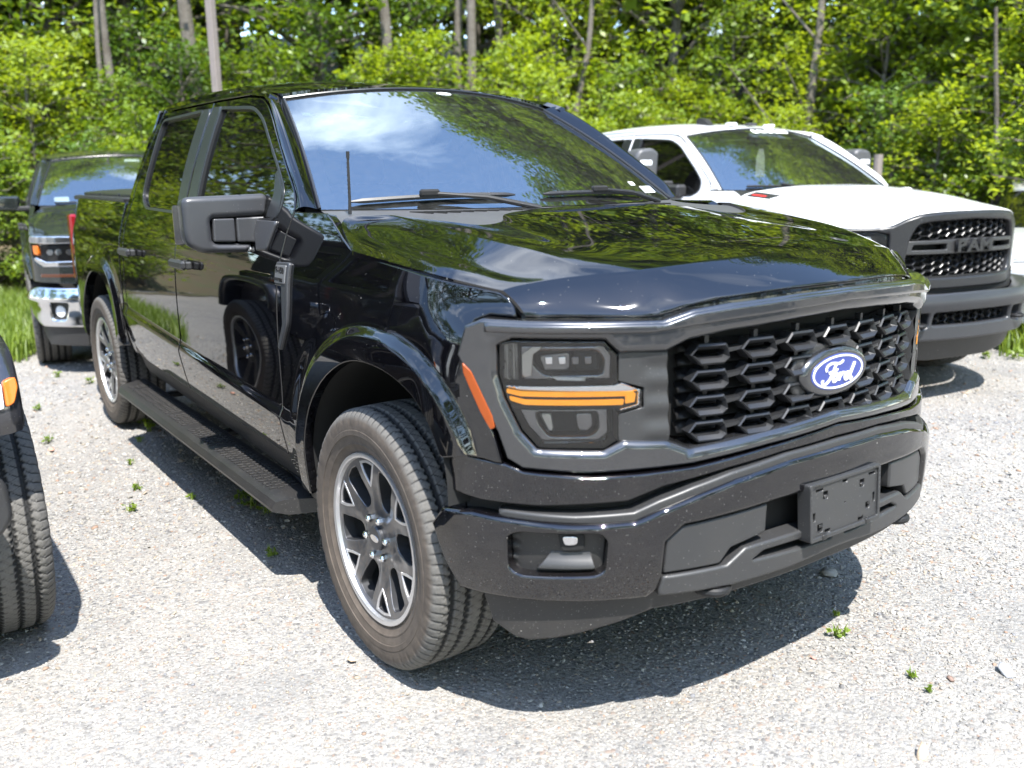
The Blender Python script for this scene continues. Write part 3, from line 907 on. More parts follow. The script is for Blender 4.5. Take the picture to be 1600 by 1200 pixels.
for k_, e_ in enumerate((-.25, .1, .5, 1.0, 1.8, 3.0, 5.0, 8.0, 12.0, 17.5, 60, 180)):
    row = []
    for u_ in us:
        dd = float(edge_dist(u_)) + e_ + (rgx.normal(0, .12) if k_ < 2 else 0); x, y = at_view(u_, dd)
        row.append((x, y, .012 if k_ < 2 else .012 + float(slope(u_, dd)) + rgx.normal(0, .04)))
    rows.append(row)
ff = grid('forest_floor', rows, FLOOR)
tag(ff, kind='structure')

rgt = np.random.default_rng(99)
G1, G2, G3, G4 = 'shrubs along the edge of the lot', 'young trees along the edge of the lot', 'tall trees standing behind the young trees', 'trees closing the far side of the lot'
SL = ['mid green leafy shrub low at the forest edge', 'yellow green leafy shrub low at the forest edge', 'small pale green shrub low at the forest edge', 'dark green leafy shrub low at the forest edge']
TL = ['mid green broadleaf young tree at the forest edge', 'yellow green broadleaf young tree at the forest edge', 'dark green broadleaf young tree at the forest edge', 'fresh green slender broadleaf young tree at the forest edge']
def where(u_):
    for lim, tx in ((-20, 'beyond the grey off-road car'), (130, 'behind the dark pickup mirror side'), (330, 'between the dark pickup and the metal post'), (640, 'behind the black pickup cab'), (900, 'behind the black pickup windshield'), (1130, 'behind the white pickup doors'), (1370, 'behind the white pickup windshield'), (1620, 'behind the white pickup hood')):
        if u_ < lim: return tx
    return 'beyond the pale silver car'
SL = ['mid green shrub', 'yellow green shrub', 'pale green shrub', 'dark green shrub']
TL = ['mid green broadleaf young tree', 'yellow green broadleaf young tree', 'dark green broadleaf young tree', 'fresh green slender young tree']
u_ = -420.0; k = 0
while u_ < 2150:
    base = float(edge_dist(u_)); pale = u_ > 860
    for row, (e0, sc0) in enumerate(((.35, .72), (1.7, .95), (3.0, 1.05))):
        if row and (k + row) % 2: continue
        i = rgt.choice(4, p=[.25, .45, .25, .05] if pale else [.42, .16, .17, .25])
        plant_at(SHRUB[i], 'shrub', u_ + rgt.uniform(-30, 30), base + e0 + rgt.uniform(0, .8), sc0 * rgt.uniform(.8, 1.15), SL[i] + (' low ', ' halfway up the added bank ', ' high on the added bank ')[row] + where(u_), 'shrub', G1)
    if k % 2 == 0:
        j = rgt.choice(4, p=([.3, .48, .02, .2] if pale else [.40, .17, .23, .2]))
        plant_at(TREE[j], 'young_tree', u_ + rgt.uniform(-40, 40), base + 3.6 + rgt.uniform(0, 1.8), rgt.uniform(.85, 1.1), TL[j] + ' ' + where(u_), 'tree', G2)
    if k % 3 == 0:
        j = rgt.choice(4, p=[.35, .3, .1, .25])
        plant_at(TREE[j], 'young_tree', u_ + rgt.uniform(-40, 40), base + 6.4 + rgt.uniform(0, 2), rgt.uniform(1.25, 1.55), TL[j] + ' deeper ' + where(u_), 'tree', G2)
    if k % 2 == 1:
        j = rgt.choice(4, p=[.35, .35, .1, .2])
        plant_at(TREE[j], 'young_tree', u_ + rgt.uniform(-40, 40), base + 9.5 + rgt.uniform(0, 2), rgt.uniform(1.2, 1.5), TL[j] + ' far back ' + where(u_), 'tree', G2)
    if k % 5 == 1:
        j = rgt.choice(3)
        plant_at(TALL[j], 'tall_tree', u_ + rgt.uniform(-60, 60), base + 8.0 + rgt.uniform(0, 3), rgt.uniform(.9, 1.05), 'tall broadleaf tree with long bare trunk deep ' + where(u_), 'tree', G3)
    u_ += 66; k += 1
# the woods go on deeper
for k in range(34):
    uu_ = -500 + k * 80 + rgt.uniform(-40, 40)
    plant_at(FAR_TREE, 'forest_tree', uu_, rgt.uniform(21, 27), rgt.uniform(.95, 1.3), 'leafy forest tree deep in the woods ' + where(uu_), 'tree', 'trees deep in the woods')
# and surround the lot behind the photographer and on the left
for k in range(30):
    a = rad(75 + k * (292 / 29.0)); dd = rgt.uniform(15, 23) if k % 2 else rgt.uniform(20, 29)
    x, y = CAM[0] + dd * math.sin(a), CAM[1] + 3 + dd * math.cos(a)
    plant_tree(FAR_SHADED if k > 14 else FAR_TREE, 'forest_tree', x, y, rgt.uniform(0, 6.28), rgt.uniform(.75, 1.05), 'leafy tree in the belt round the other sides of the lot', 'tree', G4)

# single trunks that show between the leaves
def bare_trunk(name, u_, dist, h, r0, lean, label, cat='tree trunk', seed=0, forks=2):
    rg = np.random.default_rng(seed)
    x, y = at_view(u_, dist); b_ = Bag()
    zs = np.linspace(-.2, h, 9); px = lean[0] * (zs / h) + np.cumsum(rg.normal(0, .012 * h, 9)) * .6; py = lean[1] * (zs / h)
    b_.tube(crv(np.column_stack([px, py, zs]), n=3), np.linspace(r0 * 1.2, r0 * .55, 25), 10)
    for q in range(forks):
        z0 = h * rg.uniform(.25, .75); x0 = np.interp(z0, zs, px); y0 = np.interp(z0, zs, py); a = rg.uniform(0, 6.28); L = rg.uniform(.7, 1.5)
        b_.tube(crv([(x0, y0, z0), (x0 + math.cos(a) * L * .4, y0 + math.sin(a) * L * .4, z0 + L * .45), (x0 + math.cos(a) * L, y0 + math.sin(a) * L, z0 + L * 1.1)], n=4), np.linspace(r0 * .35, .008, 9), 6)
    o = b_.build(name, BARK, None); o.location = (x, y, float(slope(u_, dist)))
    return tag(o, label, cat)
for k, (u_, dist, h, r0, lean, lab, fk) in enumerate([
    (222, 15.6, 8.0, .062, (-.55, .2), 'pale brown bare trunk leaning left beside a thinner grey stem', 1),
    (178, 15.4, 7.0, .036, (-.1, 0), 'thin grey mossy stem beside the pale brown leaning trunk', 1),
    (318, 16.0, 9.0, .11, (.0, 0), 'dark brown straight trunk right behind the metal post', 0),
    (634, 16.4, 9.0, .09, (.12, 0), 'grey forked trunk above the windshield of the black pickup', 3),
    (730, 16.9, 9.0, .075, (.0, 0), 'pale grey smooth trunk beside the dark straight trunk', 0),
    (752, 16.4, 9.0, .08, (.05, 0), 'dark straight trunk between two pale grey trunks', 0),
    (772, 17.2, 9.0, .08, (.05, 0), 'pale grey trunk on the far side of the dark straight trunk', 0),
    (868, 15.4, 6.5, .05, (.9, -.2), 'dark slanting limb reaching up over the black pickup', 3),
    (1250, 15.3, 4.2, .085, (.35, .1), 'sunlit tan trunk rising behind the white pickup roof', 3),
    (1582, 12.6, 3.0, .035, (-.35, .2), 'thin pale leaning trunk near the silver car', 2)]):
    bare_trunk('bare_trunk', u_, dist, h, r0, lean, lab, seed=k + 5, forks=fk)
x, y = at_view(1366, 10.6)
b_ = Bag().tube([(0, 0, -.1), (.01, 0, .9), (.0, .01, 1.72)], [.055, .052, .048], 9)
o = b_.build('wooden_stake', POST); o.location = (x, y, 0); o.rotation_euler = (0, rad(2), 0)
tag(o, 'short brown wooden stake standing behind the white hood', 'post')
# square metal post
x, y = at_view(351, 11.4)
b_ = Bag().box((0, 0, 2.6), (.085, .085, 5.4), .006)
b_.box((0, 0, .05), (.24, .24, .02), .004)
o = empty('metal_post', (x, y, 0), rad(30)); b2 = b_.build('post_shaft', POST, o)
tag(o, 'square brown grey metal post rising behind the black pickup', 'post')

# grass and weeds
def blades(P, hmin, hmax, seed, wid=.006):
    rg = np.random.default_rng(seed); n = len(P)
    h = rg.uniform(hmin, hmax, n); a = rg.uniform(0, 6.28, n); ln = rg.uniform(.15, .7, n) * h
    dx, dy = np.cos(a), np.sin(a); sx, sy = -dy * wid, dx * wid
    z0 = np.zeros(n)
    b0 = np.stack([P[:, 0] - sx, P[:, 1] - sy, z0], 1); b1 = np.stack([P[:, 0] + sx, P[:, 1] + sy, z0], 1)
    m0 = np.stack([P[:, 0] - sx * .8 + dx * ln * .35, P[:, 1] - sy * .8 + dy * ln * .35, h * .6], 1); m1 = m0 + np.stack([sx * 1.6, sy * 1.6, z0], 1)
    tp = np.stack([P[:, 0] + dx * ln, P[:, 1] + dy * ln, h], 1)
    V = np.stack([b0, b1, m1, m0, tp, tp + [0, 0, .001]], 1).reshape(-1, 3)
    i = np.arange(n)[:, None] * 6
    F = np.concatenate([i + [0, 1, 2, 3], i + [3, 2, 5, 4]])
    c_ = np.repeat(rg.uniform(0, 1, (n, 1)), 6, 0).repeat(3, 1)
    return V, F, c_
rg = np.random.default_rng(31)
Pg = []
for (ua, ub, da, db, n) in ((-250, 62, 8.6, 13.2, 30000), (60, 420, 11.5, 13.6, 6000), (1590, 1760, 8.4, 10.6, 5000), (1050, 1500, 12.2, 13.6, 5000)):
    uu = rg.uniform(ua, ub, n); dd = rg.uniform(da, db, n)
    lim = np.interp(uu, [-250, 0, 40, 62], [8.6, 8.8, 9.6, 11.2]) if da == 8.6 else np.full(n, da)
    ok = dd > lim + rg.exponential(.5, n)
    Pg += [at_view(a, b__) for a, b__ in zip(uu[ok], dd[ok])]
Pg = np.array(Pg)
V, F, Cc = blades(Pg, .06, .32, 8, .007)
o = bpy.data.objects.new('tall_grass', fast_mesh('tall_grass', V, F, GRASS, False, Cc))
tag(link(o), 'sunlit yellow green grass growing along the edge of the gravel', 'grass', kind='stuff')
def weed(x, y, s_, seed, label, group=None):
    rg = np.random.default_rng(seed)
    P = np.column_stack([rg.normal(0, .012 * s_, 9), rg.normal(0, .012 * s_, 9)])
    V1, F1, C1 = blades(P, .03 * s_, .07 * s_, seed, .003)
    cents = np.column_stack([rg.normal(0, .02 * s_, 7), rg.normal(0, .02 * s_, 7), rg.uniform(.012, .05, 7) * s_])
    V2, F2, C2 = leaves(cents, np.full(7, .012 * s_), 4, .026 * s_, rg, 0)
    V = np.concatenate([V1, V2]); F = np.concatenate([F1, F2 + len(V1)])
    o = bpy.data.objects.new('weed', fast_mesh('weed', V, F, GRASS, False, np.concatenate([C1, C2])))
    link(o); o.location = (x, y, 0)
    return tag(o, label, 'weed', group)
def gp(px, py):
    d_ = _f + _r * (px - 800) / 1398.49 - _u * (py - 600) / 1398.49; t_ = -CAM[2] / d_[2]
    return CAM[0] + d_[0] * t_, CAM[1] + d_[1] * t_
for k, (px, py, s_) in enumerate(((1312, 995, .7), (1306, 962, .35))):
    weed(*gp(px, py), s_, 100 + k, ('upright green weed in the gravel before the bumper', 'tiny flat green weed beside the upright weed')[k])
weed(*gp(1426, 1058), .45, 120, 'small green weed in the open gravel beyond the bumper shadow')
weed(*gp(1450, 1080), .4, 121, 'yellowish creeping weed next to the small open gravel weed')
for k, (px, py, s_) in enumerate(((205, 725, .6), (212, 765, .7), (205, 800, .8), (218, 690, .6), (423, 868, .7), (228, 662, 1.2), (236, 672, 1.2), (395, 790, 1.2), (420, 800, 1.3), (380, 780, 1.0), (90, 590, 1.0), (140, 600, 1.0), (60, 640, .9), (75, 690, .8), (300, 780, .6), (1490, 545, 1.6), (1540, 560, 1.8), (1560, 545, 2.2), (1585, 560, 2.0))):
    left = px < 1000
    weed(*gp(px, py), s_, 140 + k, 'small green weed sprouting in the gravel along the running board side' if left else 'small weed sprouting in the gravel before the white pickup', 'weeds beside the black pickup' if left else 'weeds before the white pickup')
# broken stones that show singly
def big_stone(px, py, size, col, seed, label):
    x, y = gp(px, py)
    V, F, Cc = stones(np.array([[x, y, 0.0]]), np.array([size]), seed); Cc[:] = col
    V = V - [x, y, 0]
    o = bpy.data.objects.new('stone', fast_mesh('stone', V, F, STONE, False, Cc)); link(o); o.location = (x, y, 0)
    tag(o, label, 'stone')
for k, (px, py, s_, col, lab) in enumerate(((1296, 897, .030, (.30, .29, .28), 'flat grey stone in the shadow under the bumper'), (1570, 1050, .026, (.52, .53, .56), 'pale blue grey flat stone in the open gravel'), (550, 1031, .018, (.58, .42, .27), 'tan chip lying before the front tyre'),
    (1440, 1178, .018, (.62, .47, .32), 'pale orange chip at the gravel before the bumper'), (1272, 1030, .013, (.55, .25, .20), 'small red chip of brick in the open gravel'), (80, 704, .03, (.55, .28, .20), 'reddish stone beside the grey off-road car'), (1485, 1062, .014, (.20, .12, .09), 'dark brown curled scrap beside the small weeds'))):
    big_stone(px, py, s_, col, 300 + k, lab)
# ------------------------------------------------------------------ pickup body (shared surfaces)
WUP = Spl([.40, .6, .8, .95, 1.1, 1.2, 1.28, 1.36, 1.40], [.950, .972, .974, .975, .970, .960, .941, .918, .905])
ARCH = np.array([(.462, .66), (.468, .74), (.485, .80), (.515, .86), (.565, .915), (.64, .955), (.77, .984), (.93, .986), (1.065, .952), (1.21, .872), (1.32, .765), (1.378, .636), (1.39, .52), (1.392, .44)])
ARCHC = crv(ARCH, n=4)
REAR = 3.693
def halfwidth(y, z):
    y = np.asarray(y, float); z = np.asarray(z, float)
    up = WUP(np.minimum(z, 1.4))
    g = np.maximum(z - 1.4, 0)
    up = up - .25 * g - .25 * g * g
    zc = .672 + (np.clip(y, 1.4, 5.6) - 1.74) * .0553
    q = z - zc
    low = .990 - .15 * np.maximum(-q, 0) - .25 * np.minimum(q, 0) ** 2
    body = np.where(q < 0, low, .990 + (up - .990) * sstep(0, .045, q))
    k = sstep(1.40, 1.62, y) * (1 - sstep(3.95, 4.1, y))
    w_ = up * (1 - k) + body * k
    w_ = w_ - 3.0 * np.maximum(0, .62 - y) ** 3 - .058 * sstep(1.10, 1.21, z) * sstep(.62, .38, y) * (z < 1.3)
    w_ = w_ - .35 * np.maximum(0, y - 5.25) ** 2
    # flared arches
    P = np.stack([y, z], -1).reshape(-1, 2)
    for dy in (0, REAR):
        A = ARCHC + [dy, 0]
        near = np.abs(P[:, 0] - .95 - dy) < .75
        if near.any():
            d = np.full(len(P), 1.0); d[near] = seg_dist(P[near], A, closed=False)
            fade = sstep(1.22, 1.0, P[:, 1]) 
            b_ = (.025 * (1 - sstep(.068, .112, d)) + .006 * (1 - sstep(.1, .2, d))) * fade
            # small rounded roll at the lip
            w_ = w_ + b_.reshape(w_.shape)
    return w_
def SIDE(off=0.0):
    def s(UV):
        return np.stack([-(halfwidth(UV[:, 0], UV[:, 1]) + off), UV[:, 0], UV[:, 1]], 1)
    return s

class Plan:
    """a bumper-like surface: half plan curve (x, y), swept in z; parameters are signed arc length and z"""
    def __init__(s, pts):
        p = np.array(pts, float); full = np.concatenate([p[:0:-1] * [-1, 1], p])
        L = np.concatenate([[0], np.cumsum(np.linalg.norm(np.diff(full, axis=0), axis=1))]); L -= L[len(p)-1]
        s.c = Spl(L, full); s.L = L[-1]
        ss = np.linspace(0, s.L, 400); s.sx = s.c(ss)[:, 0]; s.ss = ss
    def S(s, x):
        x = np.asarray(x, float); return np.sign(x) * np.interp(np.abs(x), s.sx, s.ss)
    def poly(s, pts):
        pts = np.asarray(pts, float); return np.stack([s.S(pts[:, 0]), pts[:, 1]], 1)
    def surf(s, off=0.0):
        def f_(UV):
            a = UV[:, 0]; p = s.c(a); d = s.c(a + 1e-3) - s.c(a - 1e-3); d /= np.linalg.norm(d, axis=1)[:, None]
            o_ = off(UV) if callable(off) else off
            n = np.stack([d[:, 1], -d[:, 0]], 1) * (np.asarray(o_)[:, None] if np.ndim(o_) else o_)
            return np.stack([p[:, 0] + n[:, 0], p[:, 1] + n[:, 1], UV[:, 1]], 1)
        return f_
def full(half):
    return np.array(mirror_poly(half))

def WS(u_, t_):
    """windshield surface, u across -1..1, t up 0..1"""
    k = 1 - u_ * u_
    b_ = np.stack([.845 * u_, 1.50 - .20 * k, 1.408 - .008 * k], -1)
    tp = np.stack([.665 * u_, 2.20 - .09 * k, 1.832 + .056 * k], -1)
    tt = np.asarray(t_)[..., None]
    p = b_ * (1 - tt) + tp * tt
    bul = .028 * np.sin(np.pi * np.asarray(t_)) * (1 - .3 * u_ * u_)
    p[..., 2] += bul * .85; p[..., 1] -= bul * .5
    return p

def arch_rings(dy):
    """sample points that follow the flare, so its highlights run clean"""
    A = crv(ARCH + [dy, 0], n=7); T = np.gradient(A, axis=0); T /= np.linalg.norm(T, axis=1)[:, None]; Nn = np.stack([-T[:, 1], T[:, 0]], 1)
    return np.concatenate([A + Nn * d_ for d_ in (.020, .042, .056, .066, .076, .086, .096, .106, .116, .130, .150, .172)])
def near_arch(dy):
    return lambda G: seg_dist(G, ARCHC + [dy, 0], closed=False) < .185
def crease_pts(y0, y1):
    ys = np.arange(y0, y1, .035)
    return np.concatenate([np.column_stack([ys, .672 + (ys - 1.74) * .0553 + q]) for q in (-.03, -.012, -.003, .003, .011, .020, .029, .038, .047, .062)])
def near_crease(G):
    q = G[:, 1] - (.672 + (G[:, 0] - 1.74) * .0553)
    return (q > -.045) & (q < .078)

DOOR_F = rnd([(1.635, .515), (2.885, .535), (2.890, 1.25), (2.857, 1.40), (2.836, 1.62), (2.838, 1.862), (2.375, 1.852), (2.20, 1.832), (2.12, 1.803), (2.02, 1.75), (1.835, 1.628), (1.60, 1.468), (1.574, 1.403), (1.60, 1.34), (1.632, 1.15), (1.635, .80)],
             [.03, .03, .05, .05, .05, .01, .1, .05, .05, .1, .2, .05, .02, .03, .1, .1])
WIN_F = rnd([(2.695, 1.825), (2.272, 1.797), (2.115, 1.745), (1.80, 1.547), (1.70, 1.468), (1.70, 1.405), (1.781, 1.372), (2.695, 1.376)], [.015, .06, .10, .2, .05, .03, .03, .02], 5)
DOOR_R = rnd([(2.899, .535), (3.905, .552), (3.91, 1.29), (3.862, 1.40), (3.782, 1.60), (3.728, 1.75), (3.70, 1.872), (2.846, 1.864), (2.844, 1.62), (2.866, 1.40), (2.899, 1.25)], [.03, .06, .05, .05, .1, .05, .05, .01, .05, .05, .05])
WIN_R = rnd([(2.985, 1.832), (3.652, 1.828), (3.645, 1.66), (3.655, 1.44), (3.56, 1.39), (2.985, 1.378)], [.02, .04, .1, .05, .06, .02], 5)
QUARTER = [(3.915, .56), (3.985, .56), (3.99, 1.29), (3.955, 1.395), (3.86, 1.60), (3.80, 1.78), (3.79, 1.895), (3.70, 1.893), (3.706, 1.872), (3.735, 1.75), (3.789, 1.60), (3.870, 1.40), (3.918, 1.29)]
RAIL = [(2.128, 1.812), (2.20, 1.840), (2.375, 1.860), (2.84, 1.872), (3.70, 1.882), (3.69, 1.915), (3.0, 1.922), (2.45, 1.905), (2.25, 1.878), (2.13, 1.842)]
FENDER = np.concatenate([[(.334, .803), (.40, .820)], crv(ARCH[1:], n=3)[3:], [(1.41, .44), (1.60, .455), (1.627, .50), (1.627, .80), (1.624, 1.15), (1.592, 1.34), (1.566, 1.402), (1.305, 1.402), (1.262, 1.385), (1.16, 1.335), (1.09, 1.305), (1.04, 1.290), (.595, 1.255), (.455, 1.236), (.396, 1.226), (.372, 1.212), (.352, 1.192), (.338, 1.172), (.40, 1.174), (.43, 1.160), (.432, 1.07), (.394, .97), (.354, .885)]])
BEDSIDE = np.concatenate([[(4.008, .60), (4.16, .575)], (crv(ARCH, n=3) + [REAR, 0])[2:-3], [(5.20, .60), (5.60, .66), (5.615, 1.30), (5.60, 1.425), (4.012, 1.41)]])

def pickup_body(root, paint, trim, glass_side, glass_front, hood=True, seats=True, bed=True):
    parts = {}
    def both(o):
        return [o, mirrored(o, root)]
    fe = panel('fender', SIDE(), FENDER, paint, root, res=.020, er=.004, t=.03, sgn=-1, extra=arch_rings(0), excl=near_arch(0)); both(fe)
    # doors: skin, glass, seal, handle
    for nm, ol, win, hx in (('front_door', DOOR_F, WIN_F, 2.72), ('rear_door', DOOR_R, WIN_R, 3.72)):
        d = panel('door', SIDE(), ol, paint, root, holes=[win], res=.04, er=.004, t=.035, sgn=-1, extra=crease_pts(1.6, 3.95), excl=near_crease)
        g = panel('door_window', SIDE(-.012), win, glass_side, d, res=.08, er=.001, t=.0, sgn=-1)
        c_ = win.mean(0)
        ring = win + vnorm(win if area2(win) > 0 else win[::-1])[::1 if area2(win) > 0 else -1] * .012
        s_ = panel('window_seal', SIDE(.0025), ring, trim, d, holes=[win - (win - c_) * .008], res=.04, bd=.02, er=.002, t=.012, sgn=-1)
        h = Bag()
        h.box((-1.004, hx, 1.152), (.026, .215, .040), .010)
        h.box((-.982, hx - .085, 1.150), (.03, .035, .034), .006)
        h.box((-.982, hx + .085, 1.150), (.03, .035, .034), .006)
        hd = h.build('handle', PLASTIC_GREY, d)
        d2 = mirrored(d, root)
        for o in (g, s_, hd): mirrored(o, d2)
    for nm, y0, y1 in (('pillar_trim', 2.703, 2.829), ('pillar_trim', 2.853, 2.977)):
        both(panel('pillar_trim', SIDE(.004), [(y0, 1.385), (y1, 1.385), (y1 - .008, 1.60), (y1, 1.842), (y0, 1.838), (y0 - .004, 1.60)], trim, root, res=.06, er=.003, t=.01, sgn=-1))
    both(panel('cab_quarter', SIDE(), QUARTER, paint, root, res=.04, er=.004, t=.03, sgn=-1))
    both(panel('roof_rail', SIDE(), RAIL, paint, root, res=.04, er=.004, t=.03, sgn=-1))
    # rocker under the doors
    both(panel('rocker', SIDE(-.022), [(1.40, .40), (3.98, .44), (3.98, .575), (1.42, .535)], PLASTIC if paint is PAINT else paint, root, res=.08, er=.01, t=.08, sgn=-1))
    # roof
    zc = Spl([2.10, 2.3, 2.6, 3.0, 3.5, 3.86], [1.886, 1.922, 1.958, 1.975, 1.965, 1.925])
    ze = Spl([2.10, 2.3, 2.6, 3.0, 3.5, 3.86], [1.832, 1.868, 1.895, 1.908, 1.908, 1.895])
    uu = np.linspace(-1, 1, 33); R_ = []
    for k in range(28):
        t_ = k / 27
        row = []
        for u_ in uu:
            yf_ = 2.205 - .09 * (1 - u_ * u_)
            y = yf_ + (3.772 - yf_) * t_
            xe = np.interp(y, [2.1, 2.2, 2.35, 2.6, 3.7, 3.86], [.66, .668, .70, .722, .722, .70])
            z = ze(y) + (zc(y) - ze(y)) * (1 - abs(u_) ** 3.2)
            row.append((xe * u_, y, z))
        R_.append(row)
    parts['roof'] = grid('roof', R_, paint, root, .03, (0, 0, -1))
    # windscreen pillars
    gap = np.array([(1.568, 1.405), (1.592, 1.468), (1.83, 1.630), (2.018, 1.755), (2.118, 1.812), (2.20, 1.842)])
    gc = crv(gap, n=6); tt = np.linspace(0, 1, len(gc))
    A = np.stack([-halfwidth(gc[:, 0], gc[:, 1]) - .001, gc[:, 0] - .006, gc[:, 1] + .002], 1)
    B_ = WS(np.full(len(gc), -1.0), tt * 1.0)
    rows = []
    for s_ in np.linspace(0, 1, 9):
        p = A * (1 - s_) + B_ * s_
        p = p + np.array([-.018, -.02, .012]) * math.sin(math.pi * s_)
        rows.append(p)
    ap = grid('windscreen_pillar', rows, paint, root, .02, (.6, .4, -.3)); both(ap)
    # windscreen
    U, T_ = np.meshgrid(np.linspace(-1, 1, 33), np.linspace(0, 1, 17))
    parts['windshield'] = ws = grid('windshield', WS(U, T_), glass_front, root)
    for sx in (-1, 1):
        e = WS(np.full(24, sx * 1.0), np.linspace(0.0, 1.0, 24)) + np.array([-.002 * sx, -.003, .003])
        Bag().tube(e, .0055, 6).build('windshield_moulding', trim, ws)
    e = WS(np.linspace(-1, 1, 30), np.full(30, 1.0)) + np.array([0, -.003, .003])
    Bag().tube(e, .0055, 6).build('windshield_moulding', trim, ws)
    # black band round the glass edge, on its inside
    fr = Bag()
    for (u0, u1, t0, t1) in ((-1, -.93, 0, 1), (.93, 1, 0, 1), (-.93, .93, .955, 1), (-.93, .93, 0, .05)):
        U, T_ = np.meshgrid(np.linspace(u0, u1, 20), np.linspace(t0, t1, 14)); P = WS(U, T_) + np.array([0, .004, -.004])
        n = 20
        fr.add(P.reshape(-1, 3), [(j*n+i, j*n+i+1, (j+1)*n+i+1, (j+1)*n+i) for j in range(13) for i in range(n-1)])
    fr.build('glass_border', BLACK, ws)
    # cab floor, firewall, back wall
    b_ = Bag()
    b_.box((0, 2.70, .62), (1.80, 2.5, .06)); b_.box((0, 1.44, .95), (1.72, .04, .80)); b_.box((0, 3.95, .98), (1.80, .04, .80))
    b_.build('cab_floor', BLACK, root)
    bw = panel('cab_back', lambda UV: np.stack([UV[:, 0], 3.985 - .42 * np.maximum(UV[:, 1] - 1.35, 0), UV[:, 1]], 1), [(-.90, .6), (.90, .6), (.90, 1.38), (.74, 1.89), (-.74, 1.89), (-.90, 1.38)], paint, root, holes=[rnd([(-.62, 1.46), (.62, 1.46), (.56, 1.80), (-.56, 1.80)], .05)], res=.1, er=.004, t=.02, sgn=-1)
    panel('rear_window', lambda UV: np.stack([UV[:, 0], 3.975 - .42 * np.maximum(UV[:, 1] - 1.35, 0), UV[:, 1]], 1), rnd([(-.62, 1.46), (.62, 1.46), (.56, 1.80), (-.56, 1.80)], .05), glass_side, bw, res=.2, er=.001, t=0, sgn=-1)
    # interior
    if seats:
        U = np.linspace(-.80, .80, 25); rows = []
        for (y, z, s_) in ((1.38, 1.345, 0), (1.55, 1.375, .3), (1.75, 1.385, 1), (1.88, 1.36, 1), (1.93, 1.30, 1), (1.95, 1.10, 1)):
            rows.append([(x, y + .10 * (x / .8) ** 2 * (1 if y < 1.7 else .3), z + .025 * s_ * math.exp(-((x - .40) / .2) ** 2)) for x in U])
        grid('dashboard', rows, INTERIOR, root)
        th = np.linspace(0, 2 * math.pi, 41)
        ring = np.stack([.40 + .19 * np.cos(th), 2.05 + .06 * np.sin(th), 1.275 + .175 * np.sin(th)], 1)
        sw = Bag().tube(ring, .014, 8, cap=False)
        sw.box((.40, 2.04, 1.27), (.13, .05, .09), .02); sw.box((.40, 2.045, 1.275), (.36, .02, .03), .008); sw.tube([(.40, 2.03, 1.26), (.40, 1.90, 1.20)], .04, 8)
        sw.build('steering_wheel', INTERIOR, root)
        for x, y in ((-.40, 2.62), (.40, 2.62), (-.42, 3.55), (.42, 3.55)):
            st = Bag()
            st.box((x, y - .22, .93), (.52, .55, .16), .05)
            a_ = rad(-14); rot = [[1, 0, 0], [0, math.cos(a_), -math.sin(a_)], [0, math.sin(a_), math.cos(a_)]]
            st.box((x, y + .05, 1.20), (.50, .13, .58), .05, rot)
            st.box((x, y + .13, 1.575), (.27, .09, .17), .035, rot)
            st.tube([(x - .06, y + .11, 1.46), (x - .06, y + .13, 1.55)], .008, 6); st.tube([(x + .06, y + .11, 1.46), (x + .06, y + .13, 1.55)], .008, 6)
            st.build('seat', SEAT, root)
        mr = Bag().box((0.0, 2.10, 1.80), (.24, .03, .07), .012).tube([(0, 2.10, 1.83), (0, 2.09, 1.87)], .012, 6)
        mr.build('rear_view_mirror', INTERIOR, root)
    # wheel housings
    for dy in (0, REAR):
        A = ARCHC + [dy, 0]
        rows = [[(x, p[0], p[1] + .012) for p in A] for x in (-.99, -.93, -.62, -.50)]
        wl = grid('wheel_liner', rows, BLACK, root); both(wl)
        c_ = A.mean(0)
        iw = make('wheel_housing', [(-.55, p[0], p[1] + .012) for p in A] + [(-.55, A[-1][0], .42), (-.55, A[0][0], .42)], [tuple(range(len(A) + 2))], BLACK, root, smooth=False); both(iw)
    # bed
    if bed:
        both(panel('bed_side', SIDE(), BEDSIDE, paint, root, res=.03, er=.005, t=.05, sgn=-1, extra=arch_rings(REAR), excl=near_arch(REAR)))
        b_ = Bag()
        b_.box((0, 4.80, .80), (1.62, 1.58, .06)); b_.box((0, 4.03, 1.08), (1.72, .04, .60))
        b_.build('bed_floor', BLACK, root)
        tgp = panel('tailgate', lambda UV: np.stack([UV[:, 0], np.full(len(UV), 5.60), UV[:, 1]], 1), rnd([(-.86, .70), (.86, .70), (.86, 1.42), (-.86, 1.42)], .02), paint, root, res=.12, er=.006, t=.05, sgn=-1)
        for sx in (-1, 1):
            tl = Bag().box((sx * .895, 5.575, 1.08), (.10, .10, .46), .015)
            tl.build('tail_lamp', RED, root)
        rb = Bag()
        rb.box((0, 5.70, .62), (1.80, .16, .17), .03); rb.box((0, 5.63, .50), (1.5, .1, .1), .02)
        rb.build('rear_bumper', CHROME if paint is NAVY_PAINT else PLASTIC, root)
        # rails and folding cover
        both(panel('bed_rail_cap', lambda UV: np.stack([UV[:, 0], UV[:, 1], np.full(len(UV), 1.434) - .004 * np.abs(UV[:, 0] + .86) / .05 + .010 * (UV[:, 1] - 4.0) / 1.6], 1), [(-.905, 4.012), (-.80, 4.012), (-.80, 5.60), (-.885, 5.60)], PLASTIC, root, res=.1, er=.006, t=.025))
        for k in range(3):
            y0 = 4.015 + k * .53
            panel('bed_cover_section', lambda UV: np.stack([UV[:, 0], UV[:, 1], 1.447 + .022 * (1 - (UV[:, 0] / .82) ** 4) + .008 * (UV[:, 1] - 4.0)], 1), rnd([(-.82, y0), (.82, y0), (.82, y0 + .522), (-.82, y0 + .522)], .02), TRIM_SATIN, root, res=.1, er=.006, t=.02)
    # frame and running gear
    b_ = Bag()
